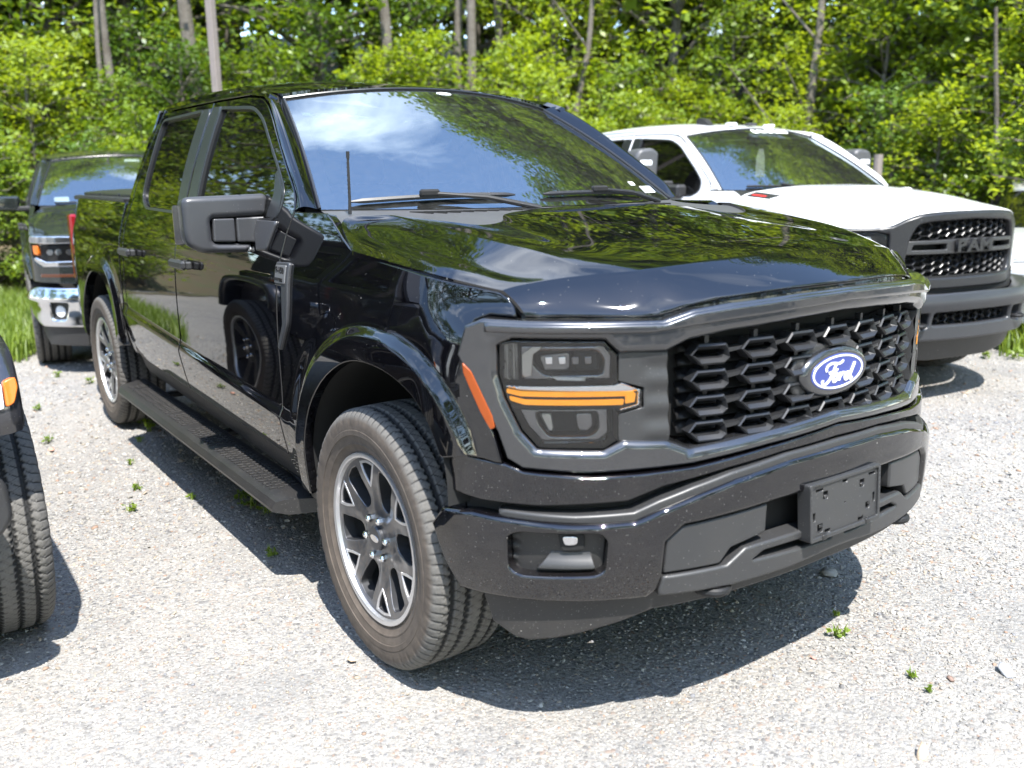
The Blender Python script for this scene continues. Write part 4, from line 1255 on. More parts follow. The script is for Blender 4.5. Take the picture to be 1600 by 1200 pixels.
    for sx in (-1, 1):
        b_.box((sx * .45, 2.9, .50), (.09, 5.0, .14), .02)
    for y in (.35, 1.5, 2.6, 3.6, 5.3):
        b_.box((0, y, .50), (.85, .10, .10), .02)
    b_.tube([(-.75, 4.648, .415), (.75, 4.648, .415)], .045, 10); b_.tube([(-.75, .955, .415), (.75, .955, .415)], .035, 10)
    b_.box((0, 4.648, .41), (.26, .30, .24), .08); b_.box((0, .9, .45), (.5, .5, .25), .08); b_.box((.1, 2.3, .45), (.4, 1.2, .22), .08)
    b_.box((-.3, 3.3, .50), (.5, 1.1, .2), .06)
    b_.build('chassis_frame', DARK_METAL, root)
    return parts

# ------------------------------------------------------------------ wheels
def tyre_mesh(name='tyre', nth=672):
    prof = [(-.098, .262), (-.110, .266), (-.122, .285), (-.1275, .299), (-.1298, .3005), (-.1305, .3045), (-.1295, .306), (-.1325, .318), (-.1348, .329), (-.1372, .3305), (-.1380, .346), (-.1368, .3475), (-.1375, .362), (-.1345, .382), (-.130, .392), (-.124, .4005), (-.116, .4065)]
    xs = list(np.linspace(-.110, .110, 34)); prof2 = [(x, .4145 - .42 * abs(x) ** 3.0 * 2 - .002 * (x / .11) ** 2) for x in xs]
    pr = prof + prof2 + [(-x, r_) for x, r_ in prof[::-1]]
    pr = np.array(pr); npf = len(pr)
    th = np.linspace(0, 2 * math.pi, nth, endpoint=False)
    X = np.repeat(pr[None, :, 0], nth, 0); R_ = np.repeat(pr[None, :, 1], nth, 0); TH = np.repeat(th[:, None], npf, 1)
    pitch = 2 * math.pi / 84
    tread = (np.abs(X) < .112)
    dep = np.zeros_like(X)
    for gx, wd in ((-.082, .0052), (-.030, .0050), (.030, .0050), (.082, .0052)):
        zz = gx + .0016 * np.sin(TH * 112)
        dep = np.maximum(dep, .0095 * (1 - sstep(wd, wd + .004, np.abs(X - zz))))
    ph = ((TH + X * 1.6) / pitch) % 1.0
    lat = (1 - sstep(.04, .10, np.abs(ph - .5))) * .0035
    mid = np.abs(X) > .034
    dep = np.where(tread, np.maximum(dep, lat * np.where(mid, 1.0, .55)), dep)
    ph2 = ((TH - X * 1.0) / pitch + .5) % 1.0
    dep = np.where(tread, np.maximum(dep, (1 - sstep(.02, .07, np.abs(ph2 - .5))) * .0022), dep)
    sh = (~tread) & (R_ > .379)
    phs = ((TH + np.sign(X) * .11 * 1.6) / pitch) % 1.0
    blk = (1 - sstep(.07, .13, np.abs(phs - .5)))
    dep = np.where(sh, blk * .0034 * sstep(.379, .395, R_), dep)
    # jagged shoulder lugs reaching down the sidewall
    sd = (np.abs(X) > .128) & (R_ > .36) & (R_ <= .393)
    lug = sstep(.2, .35, np.abs(((TH / pitch) % 2.0) - 1.0))
    X = X + np.where(sd, np.sign(X) * .0018 * lug * sstep(.362, .372, R_), 0)
    # raised sidewall bands
    bead = (np.abs(R_ - .310) < .006)
    R2 = R_ - dep
    V = np.stack([X, R2 * np.sin(TH), R2 * np.cos(TH)], -1).reshape(-1, 3)
    F = []
    for j in range(nth):
        j2 = (j + 1) % nth
        a = j * npf; b_ = j2 * npf
        F += [(a + i, a + i + 1, b_ + i + 1, b_ + i) for i in range(npf - 1)]
    me = bpy.data.meshes.new(name)
    me.from_pydata(V.tolist(), [], F)
    me.materials.append(TYRE)
    me.polygons.foreach_set('use_smooth', np.ones(len(F), bool)); me.update()
    me.set_sharp_from_angle(angle=rad(40))
    at_ = me.attributes.new('tint', 'FLOAT', 'POINT')
    at_.data.foreach_set('value', np.clip(dep / .0045, 0, 1).ravel().astype(np.float32))
    return me
TYRE_ME = tyre_mesh()
TYRE_FAR = tyre_mesh('tyre', 216)

def pol(r_, deg): return (r_ * math.sin(rad(deg)), r_ * math.cos(rad(deg)))
def wheel(root, loc, flip, style='fork', tyre=TYRE_ME, phase=8.0, mats=None):
    """wheel part (alloy) with tyre, nuts, cap; outer face towards -x unless flip"""
    holes = []
    if style == 'fork':
        for k in range(6):
            a = phase + 60 * k
            holes.append(rnd([pol(.172, a), pol(.205, a - 6), pol(.238, a - 9.0), pol(.241, a), pol(.238, a + 9.0), pol(.205, a + 6)], [.004, .01, .006, .01, .006, .01], 3))
            a += 30
            holes.append(rnd([pol(.108, a - 8), pol(.124, a - 14), pol(.168, a - 13.5), pol(.234, a - 11.0), pol(.240, a), pol(.234, a + 11.0), pol(.168, a + 13.5), pol(.124, a + 14), pol(.108, a + 8)], [.012, .02, .02, .012, .01, .012, .02, .02, .012], 3))
    else:
        for k in range(6):
            a = phase + 60 * k
            holes.append(rnd([pol(.10, a - 13), pol(.17, a - 17), pol(.235, a - 19), pol(.24, a), pol(.235, a + 19), pol(.17, a + 17), pol(.10, a + 13)], .015, 3))
    def dish(UV):
        r_ = np.hypot(UV[:, 0], UV[:, 1])
        x = -.098 - .022 * sstep(.05, .10, r_) * 0 - .012 * sstep(.10, .23, r_) + .03 * (1 - sstep(.045, .085, r_)) * 0
        th = np.degrees(np.arctan2(UV[:, 0], UV[:, 1])) - phase
        ang = np.abs(((th + 30) % 60) - 30)
        x = x + .006 * sstep(4, 15, ang) * sstep(.22, .12, r_) * sstep(.07, .1, r_)
        return np.stack([x, UV[:, 0], UV[:, 1]], 1)
    circ = [pol(.262, a) for a in np.arange(0, 360, 5)][::-1]
    face = panel('wheel', dish, circ, ALLOY if not mats else mats, root, holes=holes, res=.016, bd=.012, er=.0035, t=.038, sgn=-1, edge_mat=ALLOY_BACK)
    face.location = loc
    if style == 'fork':
        for k in range(6):
            a = phase + 60 * k
            pk = holes[2 * k]; c_ = pk.mean(0)
            tr_ = rnd([pol(.160, a), pol(.200, a - 8.2), pol(.246, a - 11.6), pol(.2495, a), pol(.246, a + 11.6), pol(.200, a + 8.2)], [.004, .01, .003, .01, .003, .01], 3)
            panel('fork_trim', lambda UV: dish(UV) + np.array([-.0012, 0, 0]), tr_, MACHINED, face, holes=[pk], res=.02, bd=.008, er=.001, t=.003, sgn=-1)
    if flip: face.rotation_euler = (0, 0, math.pi)
    b_ = Bag().lathe([(-.122, .272), (-.124, .268), (-.118, .262), (-.10, .258), (-.06, .25), (.10, .25), (.11, .268)], 'x', 64)
    b_.build('wheel_barrel', ALLOY_BACK, face)
    r2 = Bag().lathe([(-.1085, .2555), (-.1215, .258), (-.1245, .264), (-.1235, .2725), (-.113, .274)], 'x', 96)
    r2.build('rim_lip', MACHINED, face)
    ty = bpy.data.objects.new('tyre', tyre); link(ty, face)
    Bag().lathe([(-.02, .02), (-.02, .17), (-.012, .175), (.02, .175), (.02, .05)], 'x', 40).build('brake_disc', STEEL, face)
    Bag().box((-.005, .13, .06), (.09, .09, .17), .02).build('brake_caliper', DARK_METAL, face)
    for k in range(6):
        y, z = pol(.0675, phase + 30 + 60 * k)
        nb = Bag().lathe([(-.085, .0125), (-.107, .0125), (-.114, .010), (-.117, .006), (-.118, .0001)], 'x', 6, (0, y, z))
        nb.build('wheel_nut', NUT, face)
    cap = Bag().lathe([(-.096, .040), (-.108, .040), (-.112, .036), (-.1125, .0001)], 'x', 32)
    cp = cap.build('centre_cap', ALLOY_BACK, face)
    e = [(.026 * math.cos(t_), .0115 * math.sin(t_)) for t_ in np.linspace(0, 2 * math.pi, 24, endpoint=False)]
    ov = panel('cap_emblem', lambda UV: np.stack([np.full(len(UV), -.1135), UV[:, 0], UV[:, 1]], 1), e, CHROME, cp, res=.02, er=.001, t=.002, sgn=-1)
    return face
def four_wheels(root, style='fork', tyre=TYRE_ME, front=.955, rear=4.648, half=.853, r_=.4145, phase=8.0, mats=None):
    first = wheel(root, (-half, front, r_), False, style, tyre, phase, mats)
    for (x, y, fl) in ((-half, rear, 0), (half, front, 1), (half, rear, 1)):
        c_ = copy_tree(first, root); c_.location = (x, y, r_); c_.rotation_euler = (rad(23 if y == rear else 0), 0, math.pi if fl else 0)
    return first
# ------------------------------------------------------------------ the black pickup
TRUCK = empty('pickup_truck')
tag(TRUCK, 'shiny black crew cab pickup with grey framed mesh grille and blue oval badge', 'truck')
R0 = TRUCK
pickup_body(R0, PAINT, TRIM_SATIN, TINTED, WINDSHIELD)
four_wheels(R0)

# hood: lofted across stations from the rear edge to the lip
HOOD = [
 [(0, 1.02, 1.408), (.22, 1.015, 1.405), (.42, .985, 1.392), (.50, .90, 1.372), (.60, .875, 1.366), (.68, .94, 1.378), (.78, 1.10, 1.396), (.85, 1.225, 1.392), (.885, 1.235, 1.374), (.912, 1.16, 1.340), (.940, 1.055, 1.296)],
 [(0, .92, 1.397), (.22, .918, 1.394), (.42, .90, 1.381), (.52, .84, 1.364), (.61, .82, 1.360), (.68, .88, 1.371), (.765, 1.02, 1.386), (.83, 1.12, 1.372), (.875, 1.12, 1.354), (.910, 1.05, 1.327), (.942, .98, 1.291)],
 [(0, .74, 1.374), (.22, .74, 1.371), (.42, .73, 1.359), (.53, .71, 1.347), (.61, .70, 1.348), (.665, .74, 1.354), (.74, .82, 1.361), (.81, .88, 1.342), (.865, .89, 1.325), (.907, .84, 1.307), (.941, .80, 1.278)],
 [(0, .48, 1.341), (.22, .48, 1.338), (.42, .48, 1.327), (.53, .48, 1.319), (.605, .49, 1.319), (.645, .51, 1.322), (.70, .55, 1.325), (.78, .59, 1.304), (.84, .605, 1.289), (.892, .59, 1.279), (.930, .575, 1.259)],
 [(0, .24, 1.313), (.22, .25, 1.310), (.40, .28, 1.299), (.50, .30, 1.292), (.565, .315, 1.288), (.60, .335, 1.288), (.65, .37, 1.287), (.73, .41, 1.270), (.79, .435, 1.257), (.845, .445, 1.252), (.886, .450, 1.240)],
 [(0, .125, 1.297), (.22, .145, 1.293), (.38, .175, 1.284), (.48, .205, 1.275), (.545, .23, 1.268), (.58, .25, 1.264), (.63, .285, 1.260), (.71, .33, 1.254), (.765, .36, 1.247), (.815, .378, 1.238), (.857, .388, 1.230)],
 [(0, .075, 1.275), (.22, .10, 1.271), (.38, .135, 1.261), (.48, .168, 1.249), (.545, .193, 1.236), (.58, .21, 1.231), (.63, .247, 1.231), (.705, .298, 1.231), (.76, .332, 1.228), (.81, .353, 1.222), (.848, .365, 1.216)],
 [(0, .03, 1.243), (.22, .055, 1.239), (.38, .095, 1.228), (.48, .130, 1.214), (.545, .158, 1.200), (.58, .175, 1.196), (.63, .212, 1.198), (.70, .262, 1.202), (.755, .300, 1.203), (.80, .328, 1.200), (.838, .344, 1.196)],
 [(0, .010, 1.222), (.22, .034, 1.218), (.38, .075, 1.207), (.48, .112, 1.192), (.545, .142, 1.173), (.58, .158, 1.168), (.63, .192, 1.169), (.70, .242, 1.170), (.755, .282, 1.171), (.80, .312, 1.171), (.832, .330, 1.172)],
 [(0, .020, 1.214), (.22, .044, 1.210), (.38, .085, 1.199), (.48, .122, 1.184), (.545, .152, 1.166), (.58, .168, 1.162), (.63, .202, 1.163), (.70, .252, 1.164), (.755, .292, 1.165), (.80, .322, 1.165), (.830, .338, 1.166)],
]
_a, _b = np.array(HOOD[5]), np.array(HOOD[8])
for k_, f_ in ((6, .34), (7, .70)):
    HOOD[k_] = [tuple(p) for p in (_a + (_b - _a) * f_ + np.array([0, -.003, .0035]))]
def loft(stations, nu=12, nv=8):
    S_ = np.array(stations); full_ = np.concatenate([S_[:, :0:-1] * [-1, 1, 1], S_], 1)
    M, K = full_.shape[:2]
    us = np.linspace(0, K - 1, (K - 1) * nu + 1); vs = np.linspace(0, M - 1, (M - 1) * nv + 1)
    A = np.stack([crv_at(full_[m_], us) for m_ in range(M)])
    return crv_at(A, vs)
def crv_at(P, ts):
    """Catmull-Rom at fractional indices along the first axis"""
    P = np.asarray(P, float); n = len(P); o = []
    for t_ in ts:
        i = min(int(t_), n - 2); f_ = t_ - i
        p1, p2 = P[i], P[i+1]; p0 = P[i-1] if i > 0 else 2*p1 - p2; p3 = P[i+2] if i < n - 2 else 2*p2 - p1
        o.append(0.5*((2*p1) + (-p0+p2)*f_ + (2*p0-5*p1+4*p2-p3)*f_**2 + (-p0+3*p1-3*p2+p3)*f_**3))
    return np.array(o)
def loft_creased(stations, crease, nv=8, nu=9):
    """loft with crisp bends along the crease columns"""
    S_ = np.array(stations); K = S_.shape[1]; fk = [-c_ for c_ in crease[::-1]] + list(crease)
    full_ = np.concatenate([S_[:, :0:-1] * [-1, 1, 1], S_], 1); cuts = [0] + [K - 1 + c_ for c_ in fk] + [2 * K - 2]
    A = np.stack([np.concatenate([crv_at(full_[m_, a_:b__ + 1], np.linspace(0, b__ - a_, (b__ - a_) * nu + 1))[(0 if a_ == 0 else 1):] for a_, b__ in zip(cuts[:-1], cuts[1:])]) for m_ in range(len(S_))])
    return crv_at(A, np.linspace(0, len(S_) - 1, (len(S_) - 1) * nv + 1))
_top = loft_creased(HOOD[:6], (6,)); _nose = loft_creased(HOOD[5:], (6,))
hood = grid('hood', np.concatenate([_top, _nose[1:]]), PAINT, R0, .02, (0, .1, -1), flip=True)
# cowl panel between hood and glass
rear_edge = np.array(HOOD[0]); rear_edge = np.concatenate([rear_edge[:0:-1] * [-1, 1, 1], rear_edge])
re_ = crv_at(rear_edge[2:-2], np.linspace(0, len(rear_edge) - 5, 61))
rows = []
for k, s_ in enumerate(np.linspace(0, 1, 9)):
    u_ = re_[:, 0] / .885 * .99
    wsb = WS(np.clip(u_, -1, 1), np.full(len(u_), .0)) + np.array([0, .01, -.003])
    st = re_ + np.array([0, -.04, -.013])
    p = st * (1 - s_) + wsb * s_
    p[:, 2] += -.004 * math.sin(math.pi * s_)
    rows.append(p)
cowl = grid('cowl_panel', rows, COWL, R0)
for x0, x1 in ((-.55, -.08), (.10, .62)):
    for k in range(11):
        x = x0 + (x1 - x0) * k / 10
        p = WS(np.array(x / .845), np.array(0.0)); 
        a_ = rad(38); rot = [[math.cos(a_), -math.sin(a_), 0], [math.sin(a_), math.cos(a_), 0], [0, 0, 1]]
        Bag().box((x, p[1] - .075, 1.386), (.012, .085, .022), 0, rot).build('cowl_vent', BLACK, cowl)

# ---- front fascia
PF = Plan([(0, .0), (.25, .02), (.5, .085), (.6, .125), (.75, .21), (.85, .29), (.93, .38), (.962, .432), (.972, .50)])
PB = Plan([(0, -.02), (.25, -.005), (.5, .045), (.65, .105), (.8, .2), (.9, .315), (.96, .44), (.98, .54), (.986, .60)])
PC = Plan([(0, .0), (.25, .016), (.5, .072), (.65, .13), (.8, .228), (.9, .33), (.955, .42), (.975, .475), (.982, .52)])
FR_OUT = full([(0, 1.206), (.19, 1.202), (.40, 1.192), (.50, 1.181), (.575, 1.158), (.85, 1.163), (.93, 1.167), (.955, 1.150), (.965, 1.075), (.94, .98), (.908, .882), (.893, .815), (.865, .790), (.736, .777), (.494, .785), (.27, .809), (0, .828)])
FR_IN = full([(0, 1.140), (.18, 1.134), (.40, 1.119), (.505, 1.104), (.564, 1.077), (.672, 1.079), (.704, 1.113), (.880, 1.117), (.906, 1.100), (.906, 1.03), (.895, .971), (.867, .886), (.838, .843), (.705, .837), (.66, .861), (.554, .853), (.496, .826), (.272, .845), (0, .863)])
def sweep_off(base, lean):
    return lambda UV: base - lean * (UV[:, 1] - 1.0) * 0
frame = panel('grille_frame', PF.surf(lambda UV: .004 * np.ones(len(UV))), PF.poly(FR_OUT), FRAME_GREY, R0, holes=[PF.poly(FR_IN)], res=.018, bd=.014, er=.010, t=.075, hole_er=.024)
# ridge along the top bar: a second, prouder bead under the hood edge
tb = full([(0, 1.200), (.19, 1.196), (.40, 1.186), (.50, 1.175), (.57, 1.153), (.85, 1.157), (.925, 1.160), (.925, 1.136), (.85, 1.134), (.60, 1.130), (.52, 1.140), (.40, 1.151), (.19, 1.164), (0, 1.170)])
panel('frame_bead', PF.surf(lambda UV: .013 * np.ones(len(UV))), PF.poly(tb), FRAME_GREY, frame, res=.02, bd=.014, er=.009, t=.01)
# grille mesh
gb = full([(0, 1.16), (.4, 1.14), (.58, 1.10), (.58, .84), (.4, .82), (0, .83)])
panel('grille_backing', PF.surf(-.11), PF.poly(gb), BLACK, R0, res=.06, t=.0, er=.001)
for k in range(7):
    z = .862 + k * .036
    panel('grille_shutter', PF.surf(lambda UV: -.085 - .9 * (UV[:, 1] - z)), PF.poly(full([(0, z + .012), (.50, z + .012), (.50, z - .012), (0, z - .012)])), DARK_METAL, R0, res=.05, er=.002, t=.004)
def cell_mesh():
    """one elongated hexagon shell, open in the middle, lower bowl proud"""
    def ring(w_, h, tipx): return np.array([(-w_, 0), (-w_ + tipx, h), (w_ - .008, h), (w_, h * .55), (w_, -h * .45), (w_ - tipx * .8, -h), (-w_ + tipx * 1.1, -h)])
    o_, i_ = ring(.055, .0268, .022), ring(.045, .0112, .014)
    V = []; F = []
    n = len(o_)
    def depth(p): return -.004 - (.010 if p[1] < -.01 else 0)
    layers = [[(p[0], .034, p[1]) for p in o_], [(p[0] * .985, depth(p) + .004, p[1] * .97) for p in o_], [((p[0]*.6+q[0]*.4), depth(p), (p[1]*.6+q[1]*.4)) for p, q in zip(o_, i_)], [(p[0], depth(p) + .010, p[1]) for p in i_], [(p[0], .034, p[1] * .8) for p in i_]]
    for L in layers: V += L
    for a in range(len(layers) - 1):
        for k in range(n):
            k2 = (k + 1) % n
            F.append((a*n+k, a*n+k2, (a+1)*n+k2, (a+1)*n+k))
    b_ = Bag().add(V, F)
    b_.prism([(.045, -.003), (.100, .006), (.100, .014), (.045, .010)], 'y', .006, .030)
    b_.box((-.004, .018, .034), (.012, .018, .024)); b_.box((-.004, .018, -.034), (.012, .018, .024))
    return b_
CELL = cell_mesh()
cell0 = None
EMB = (0.0, .012, .972)
for r_i, z in enumerate((1.066, .999, .932, .865)):
    for c_i in range(-3, 4):
        x = c_i * .1465
        if abs(x - 0) < .07 and r_i in (1, 2): continue
        s_ = PF.S(x); p = PF.c(np.array([s_]))[0]; d = PF.c(np.array([s_ + .01]))[0] - PF.c(np.array([s_ - .01]))[0]
        if cell0 is None:
            cell0 = CELL.build('grille_cell', TRIM_SATIN, R0, ang=25); o = cell0
        else:
            o = cell0.copy(); link(o, R0)
        nx, ny = d[1], -d[0]; l = math.hypot(nx, ny)
        arch = .010 * (1 - (x / .44) ** 2) if r_i < 2 else 0.004 * (1 - (x / .44) ** 2)
        o.location = (p[0] - nx / l * .028, p[1] - ny / l * .028, z + arch - .004)
        o.rotation_euler = (0, 0, math.atan2(d[1], d[0]))
# wavy grey panels beside the mesh
for sx in (-1, 1):
    pg = [(sx * x, z) for x, z in ((.546, .848), (.672, .856), (.672, .926), (.613, .941), (.613, .990), (.672, 1.010), (.672, 1.082), (.558, 1.080))]
    panel('grille_side_panel', PF.surf(lambda UV: -.014 + .0035 * np.sin(UV[:, 1] * 95) * sstep(.655, .60, np.abs(UV[:, 0]))), PF.poly(pg), PLASTIC_GREY, R0, res=.010, er=.003, t=.05)
# headlamps
for sx in (-1, 1):
    def hp(pts): return PF.poly([(sx * x, z) for x, z in pts])
    LN = [(.904, 1.106), (.885, 1.115), (.705, 1.112), (.676, 1.078), (.672, 1.006), (.617, .986), (.617, .944), (.670, .929), (.669, .861), (.703, .838), (.836, .842), (.866, .888), (.894, .971), (.905, 1.03)]
    hl = panel('headlamp', PF.surf(-.085), hp(LN), BLACK, R0, res=.03, er=.004, t=.0)
    panel('lamp_lens', PF.surf(-.010), hp(LN), LENS, hl, res=.02, er=.004, t=.075, edge_mat=BLACK)
    up = [(.872, 1.098), (.700, 1.098), (.682, 1.072), (.684, 1.010), (.868, 1.010)]; upi = [(.846, 1.082), (.716, 1.082), (.702, 1.062), (.704, 1.026), (.824, 1.026), (.846, 1.05)]
    panel('lamp_reflector', PF.surf(-.036), hp(rnd(up, .006, 2)), DARK_CHROME, hl, holes=[hp(rnd(upi, .008, 2))], res=.02, bd=.012, er=.006, t=.035, hole_er=.008)
    lo = [(.876, .938), (.690, .938), (.688, .872), (.712, .852), (.830, .852), (.858, .890)]; loi = [(.842, .926), (.716, .926), (.712, .884), (.728, .868), (.815, .868), (.834, .896)]
    panel('lamp_reflector', PF.surf(-.036), hp(rnd(lo, .006, 2)), DARK_CHROME, hl, holes=[hp(rnd(loi, .008, 2))], res=.02, bd=.012, er=.006, t=.035, hole_er=.008)
    panel('reflector_facet', PF.surf(-.030), hp([(.868, 1.076), (.848, 1.096), (.826, 1.096), (.846, 1.076), (.850, 1.022), (.868, 1.016)]), SILVER_FACET, hl, res=.02, er=.002, t=.02)
    panel('reflector_facet', PF.surf(-.060), hp([(.838, 1.068), (.772, 1.078), (.772, 1.03), (.826, 1.03)]), DARK_CHROME, hl, res=.02, er=.004, t=.01)
    panel('reflector_facet', PF.surf(-.060), hp([(.762, 1.078), (.712, 1.074), (.708, 1.032), (.762, 1.03)]), BLACK, hl, res=.02, er=.004, t=.01)
    panel('reflector_facet', PF.surf(-.060), hp([(.838, .92), (.812, .92), (.806, .872), (.818, .872)]), SILVER_FACET, hl, res=.02, er=.004, t=.01)
    panel('reflector_facet', PF.surf(-.060), hp([(.76, .92), (.722, .92), (.72, .886), (.732, .872), (.755, .872)]), DARK_CHROME, hl, res=.02, er=.004, t=.01)
    panel('lamp_fin', PF.surf(-.028), hp([(.812, 1.022), (.800, 1.012), (.742, 1.009), (.740, 1.018)]), WHITE_LENS, hl, res=.02, er=.002, t=.02)
    panel('lamp_ribs', PF.surf(lambda UV: -.040 + .004 * np.sin(UV[:, 0] * 900)), hp([(.900, 1.100), (.876, 1.104), (.874, 1.010), (.899, 1.012)]), SILVER_FACET, hl, res=.0022, bd=.01, er=.0005, t=.01)
    panel('lamp_ribs', PF.surf(lambda UV: -.040 + .004 * np.sin(UV[:, 1] * 900)), hp([(.690, .86), (.712, .846), (.826, .847), (.846, .88), (.836, .884), (.816, .858), (.716, .858), (.700, .872)]), DARK_CHROME, hl, res=.0024, bd=.01, er=.0005, t=.01)
    for q in range(4):
        panel('led_element', PF.surf(-.055), hp(rnd([(.826 - q * .028, 1.066), (.808 - q * .028, 1.067), (.808 - q * .028, 1.046), (.824 - q * .028, 1.045)], .003, 2)), CHROME if q < 2 else DARK_CHROME, hl, res=.01, er=.003, t=.006)
    # light bar
    panel('light_bar_trim', PF.surf(-.016), hp([(.897, 1.003), (.862, .999), (.680, 1.000), (.664, 1.005), (.621, .987), (.621, .945), (.664, .934), (.670, .938), (.628, .949), (.628, .982), (.868, .989), (.893, .995)]), CHROME, hl, res=.02, er=.002, t=.02)
    panel('light_bar_base', PF.surf(-.019), hp([(.895, .998), (.68, .996), (.628, .984), (.628, .948), (.664, .938), (.880, .940), (.893, .964)]), BLACK, hl, res=.02, er=.002, t=.02)
    panel('turn_signal', PF.surf(-.0125), hp(rnd([(.893, .981), (.868, .9735), (.655, .971), (.655, .952), (.634, .955), (.631, .976), (.638, .983), (.868, .9865), (.893, .992)], .002, 2)), LIT_AMBER, hl, res=.02, bd=.012, er=.003, t=.01)
    panel('turn_signal', PF.surf(-.0125), hp(rnd([(.887, .962), (.862, .952), (.660, .949), (.658, .9635), (.862, .9655), (.889, .9735)], .003, 2)), LIT_AMBER, hl, res=.02, bd=.012, er=.003, t=.01)
    panel('side_marker', PF.surf(.0075), hp(rnd([(.958, 1.058), (.946, 1.036), (.914, .925), (.910, .895), (.918, .888), (.934, .935), (.957, 1.03)], .004, 2)), MARKER, R0, res=.02, bd=.01, er=.003, t=.01)

# painted cover between grille and bumper
cov = full([(0, .824), (.27, .803), (.494, .779), (.736, .771), (.87, .784), (.90, .802), (.945, .812), (.972, .825), (.978, .76), (.974, .712), (.937, .700), (.845, .696), (.663, .706), (.574, .738), (.40, .764), (.217, .783), (0, .790)])
panel('bumper_cover', PC.surf(), PC.poly(cov), PAINT_BUMPER, R0, res=.03, bd=.02, er=.006, t=.05)
ins = full([(0, .80), (.4, .775), (.6, .74), (.9, .71), (.97, .70), (.97, .64), (.6, .62), (0, .66)])
panel('bumper_gap_filler', PC.surf(-.045), PC.poly(ins), BLACK, R0, res=.08, er=.001, t=0)
# bumper
BT = [(0, .765), (.21, .760), (.40, .738), (.51, .713), (.60, .685), (.66, .661), (.79, .657), (.90, .664), (.95, .667), (.976, .655)]
BBOT = [(.982, .60), (.976, .50), (.966, .436), (.85, .443), (.63, .449), (.603, .468), (.592, .506), (.586, .60), (.54, .640), (.28, .660), (0, .668)]
fogh = [(.903, .618), (.902, .530), (.885, .514), (.745, .522), (.726, .535), (.721, .615), (.738, .636), (.885, .632)]
holes = [PB.poly(rnd([(sx * x, z) for x, z in fogh], .014, 3)) for sx in (-1, 1)]
bump_outline = full(BT + BBOT)
bumper = panel('bumper', PB.surf(lambda UV: .010 * np.sin(np.clip((UV[:, 1] - .44) / .30, 0, 1) * math.pi)), PB.poly(bump_outline), PAINT_BUMPER, R0, holes=holes, res=.026, bd=.018, er=.014, t=.07, hole_er=.008)
panel('bumper_step_pad', PB.surf(-.012), PB.poly(full([(0, .783), (.21, .778), (.40, .756), (.51, .732), (.60, .705), (.66, .680), (.79, .675), (.92, .680), (.92, .655), (.66, .65), (.5, .70), (0, .75)])), PLASTIC_GREY, bumper, res=.03, er=.008, t=.06)
for sx in (-1, 1):
    def bp_(pts): return PB.poly([(sx * x, z) for x, z in pts])
    fog = panel('fog_lamp_bezel', PB.surf(lambda UV: -.030 - .012 * sstep(.0, .05, .90 - np.abs(UV[:, 0])) * 0 + .004 * np.sin(UV[:, 1] * 210) * sstep(.975, 1.0, np.abs(UV[:, 0]))), bp_(fogh), PLASTIC, R0, res=.012, bd=.012, er=.003, t=.03)
    panel('bezel_ramp', PB.surf(lambda UV: -.028 + .018 * sstep(.575, .535, UV[:, 1])), bp_([(.86, .530), (.745, .534), (.755, .575), (.835, .575)]), PLASTIC_GREY, fog, res=.01, er=.003, t=.03)
    panel('fog_lamp_housing', PB.surf(-.016), bp_(rnd([(.822, .628), (.768, .628), (.768, .583), (.815, .578)], .008, 2)), BLACK, fog, res=.02, er=.004, t=.03)
    panel('fog_lamp', PB.surf(-.011), bp_(rnd([(.814, .622), (.782, .622), (.783, .599), (.809, .596)], .008, 2)), CHROME, fog, res=.02, er=.003, t=.01)
    panel('bumper_insert', PB.surf(-.004), bp_(rnd([(.588, .510), (.582, .60), (.538, .634), (.283, .654), (.286, .575), (.40, .552), (.432, .513)], .006, 2)), PLASTIC_GREY, R0, res=.03, bd=.02, er=.007, t=.05)
panel('lower_intake', PB.surf(-.07), PB.poly(full([(0, .68), (.5, .65), (.5, .45), (0, .46)])), BLACK, R0, res=.08, er=.001, t=0)
lb = full([(0, .556), (.197, .553), (.30, .550), (.358, .546), (.414, .509), (.590, .505), (.601, .47), (.60, .452), (.41, .449), (.2, .455), (.06, .466), (0, .468)])
lower = panel('lower_bumper_bar', PB.surf(.004), PB.poly(lb), PLASTIC_GREY, R0, holes=[PB.poly(rnd([(sx * x, z) for x, z in ((.335, .506), (.295, .526), (.03, .532), (.03, .502))], .006, 2)) for sx in (-1, 1)], res=.03, bd=.018, er=.008, t=.05)
lower2 = panel('valance', PB.surf(lambda UV: -.035 - .05 * (0.45 - UV[:, 1]) * 1.2), PB.poly(full([(0, .48), (.6, .47), (.85, .455), (.945, .445), (.950, .43), (.938, .345), (.905, .312), (.88, .307), (.826, .322), (.686, .366), (.6, .396), (.3, .408), (0, .416)])), PLASTIC, R0, res=.03, er=.008, t=.03)
for sx in (-1, 1):
    th = np.linspace(0, math.pi, 14)
    path = [(sx * .42 - .042, .15, .442)] + [(sx * .42 - .042 * math.cos(a), .070 - .045 * math.sin(a), .434) for a in th] + [(sx * .42 + .042, .15, .442)]
    Bag().tube(path, .0125, 10).build('tow_hook', DARK_METAL, R0)
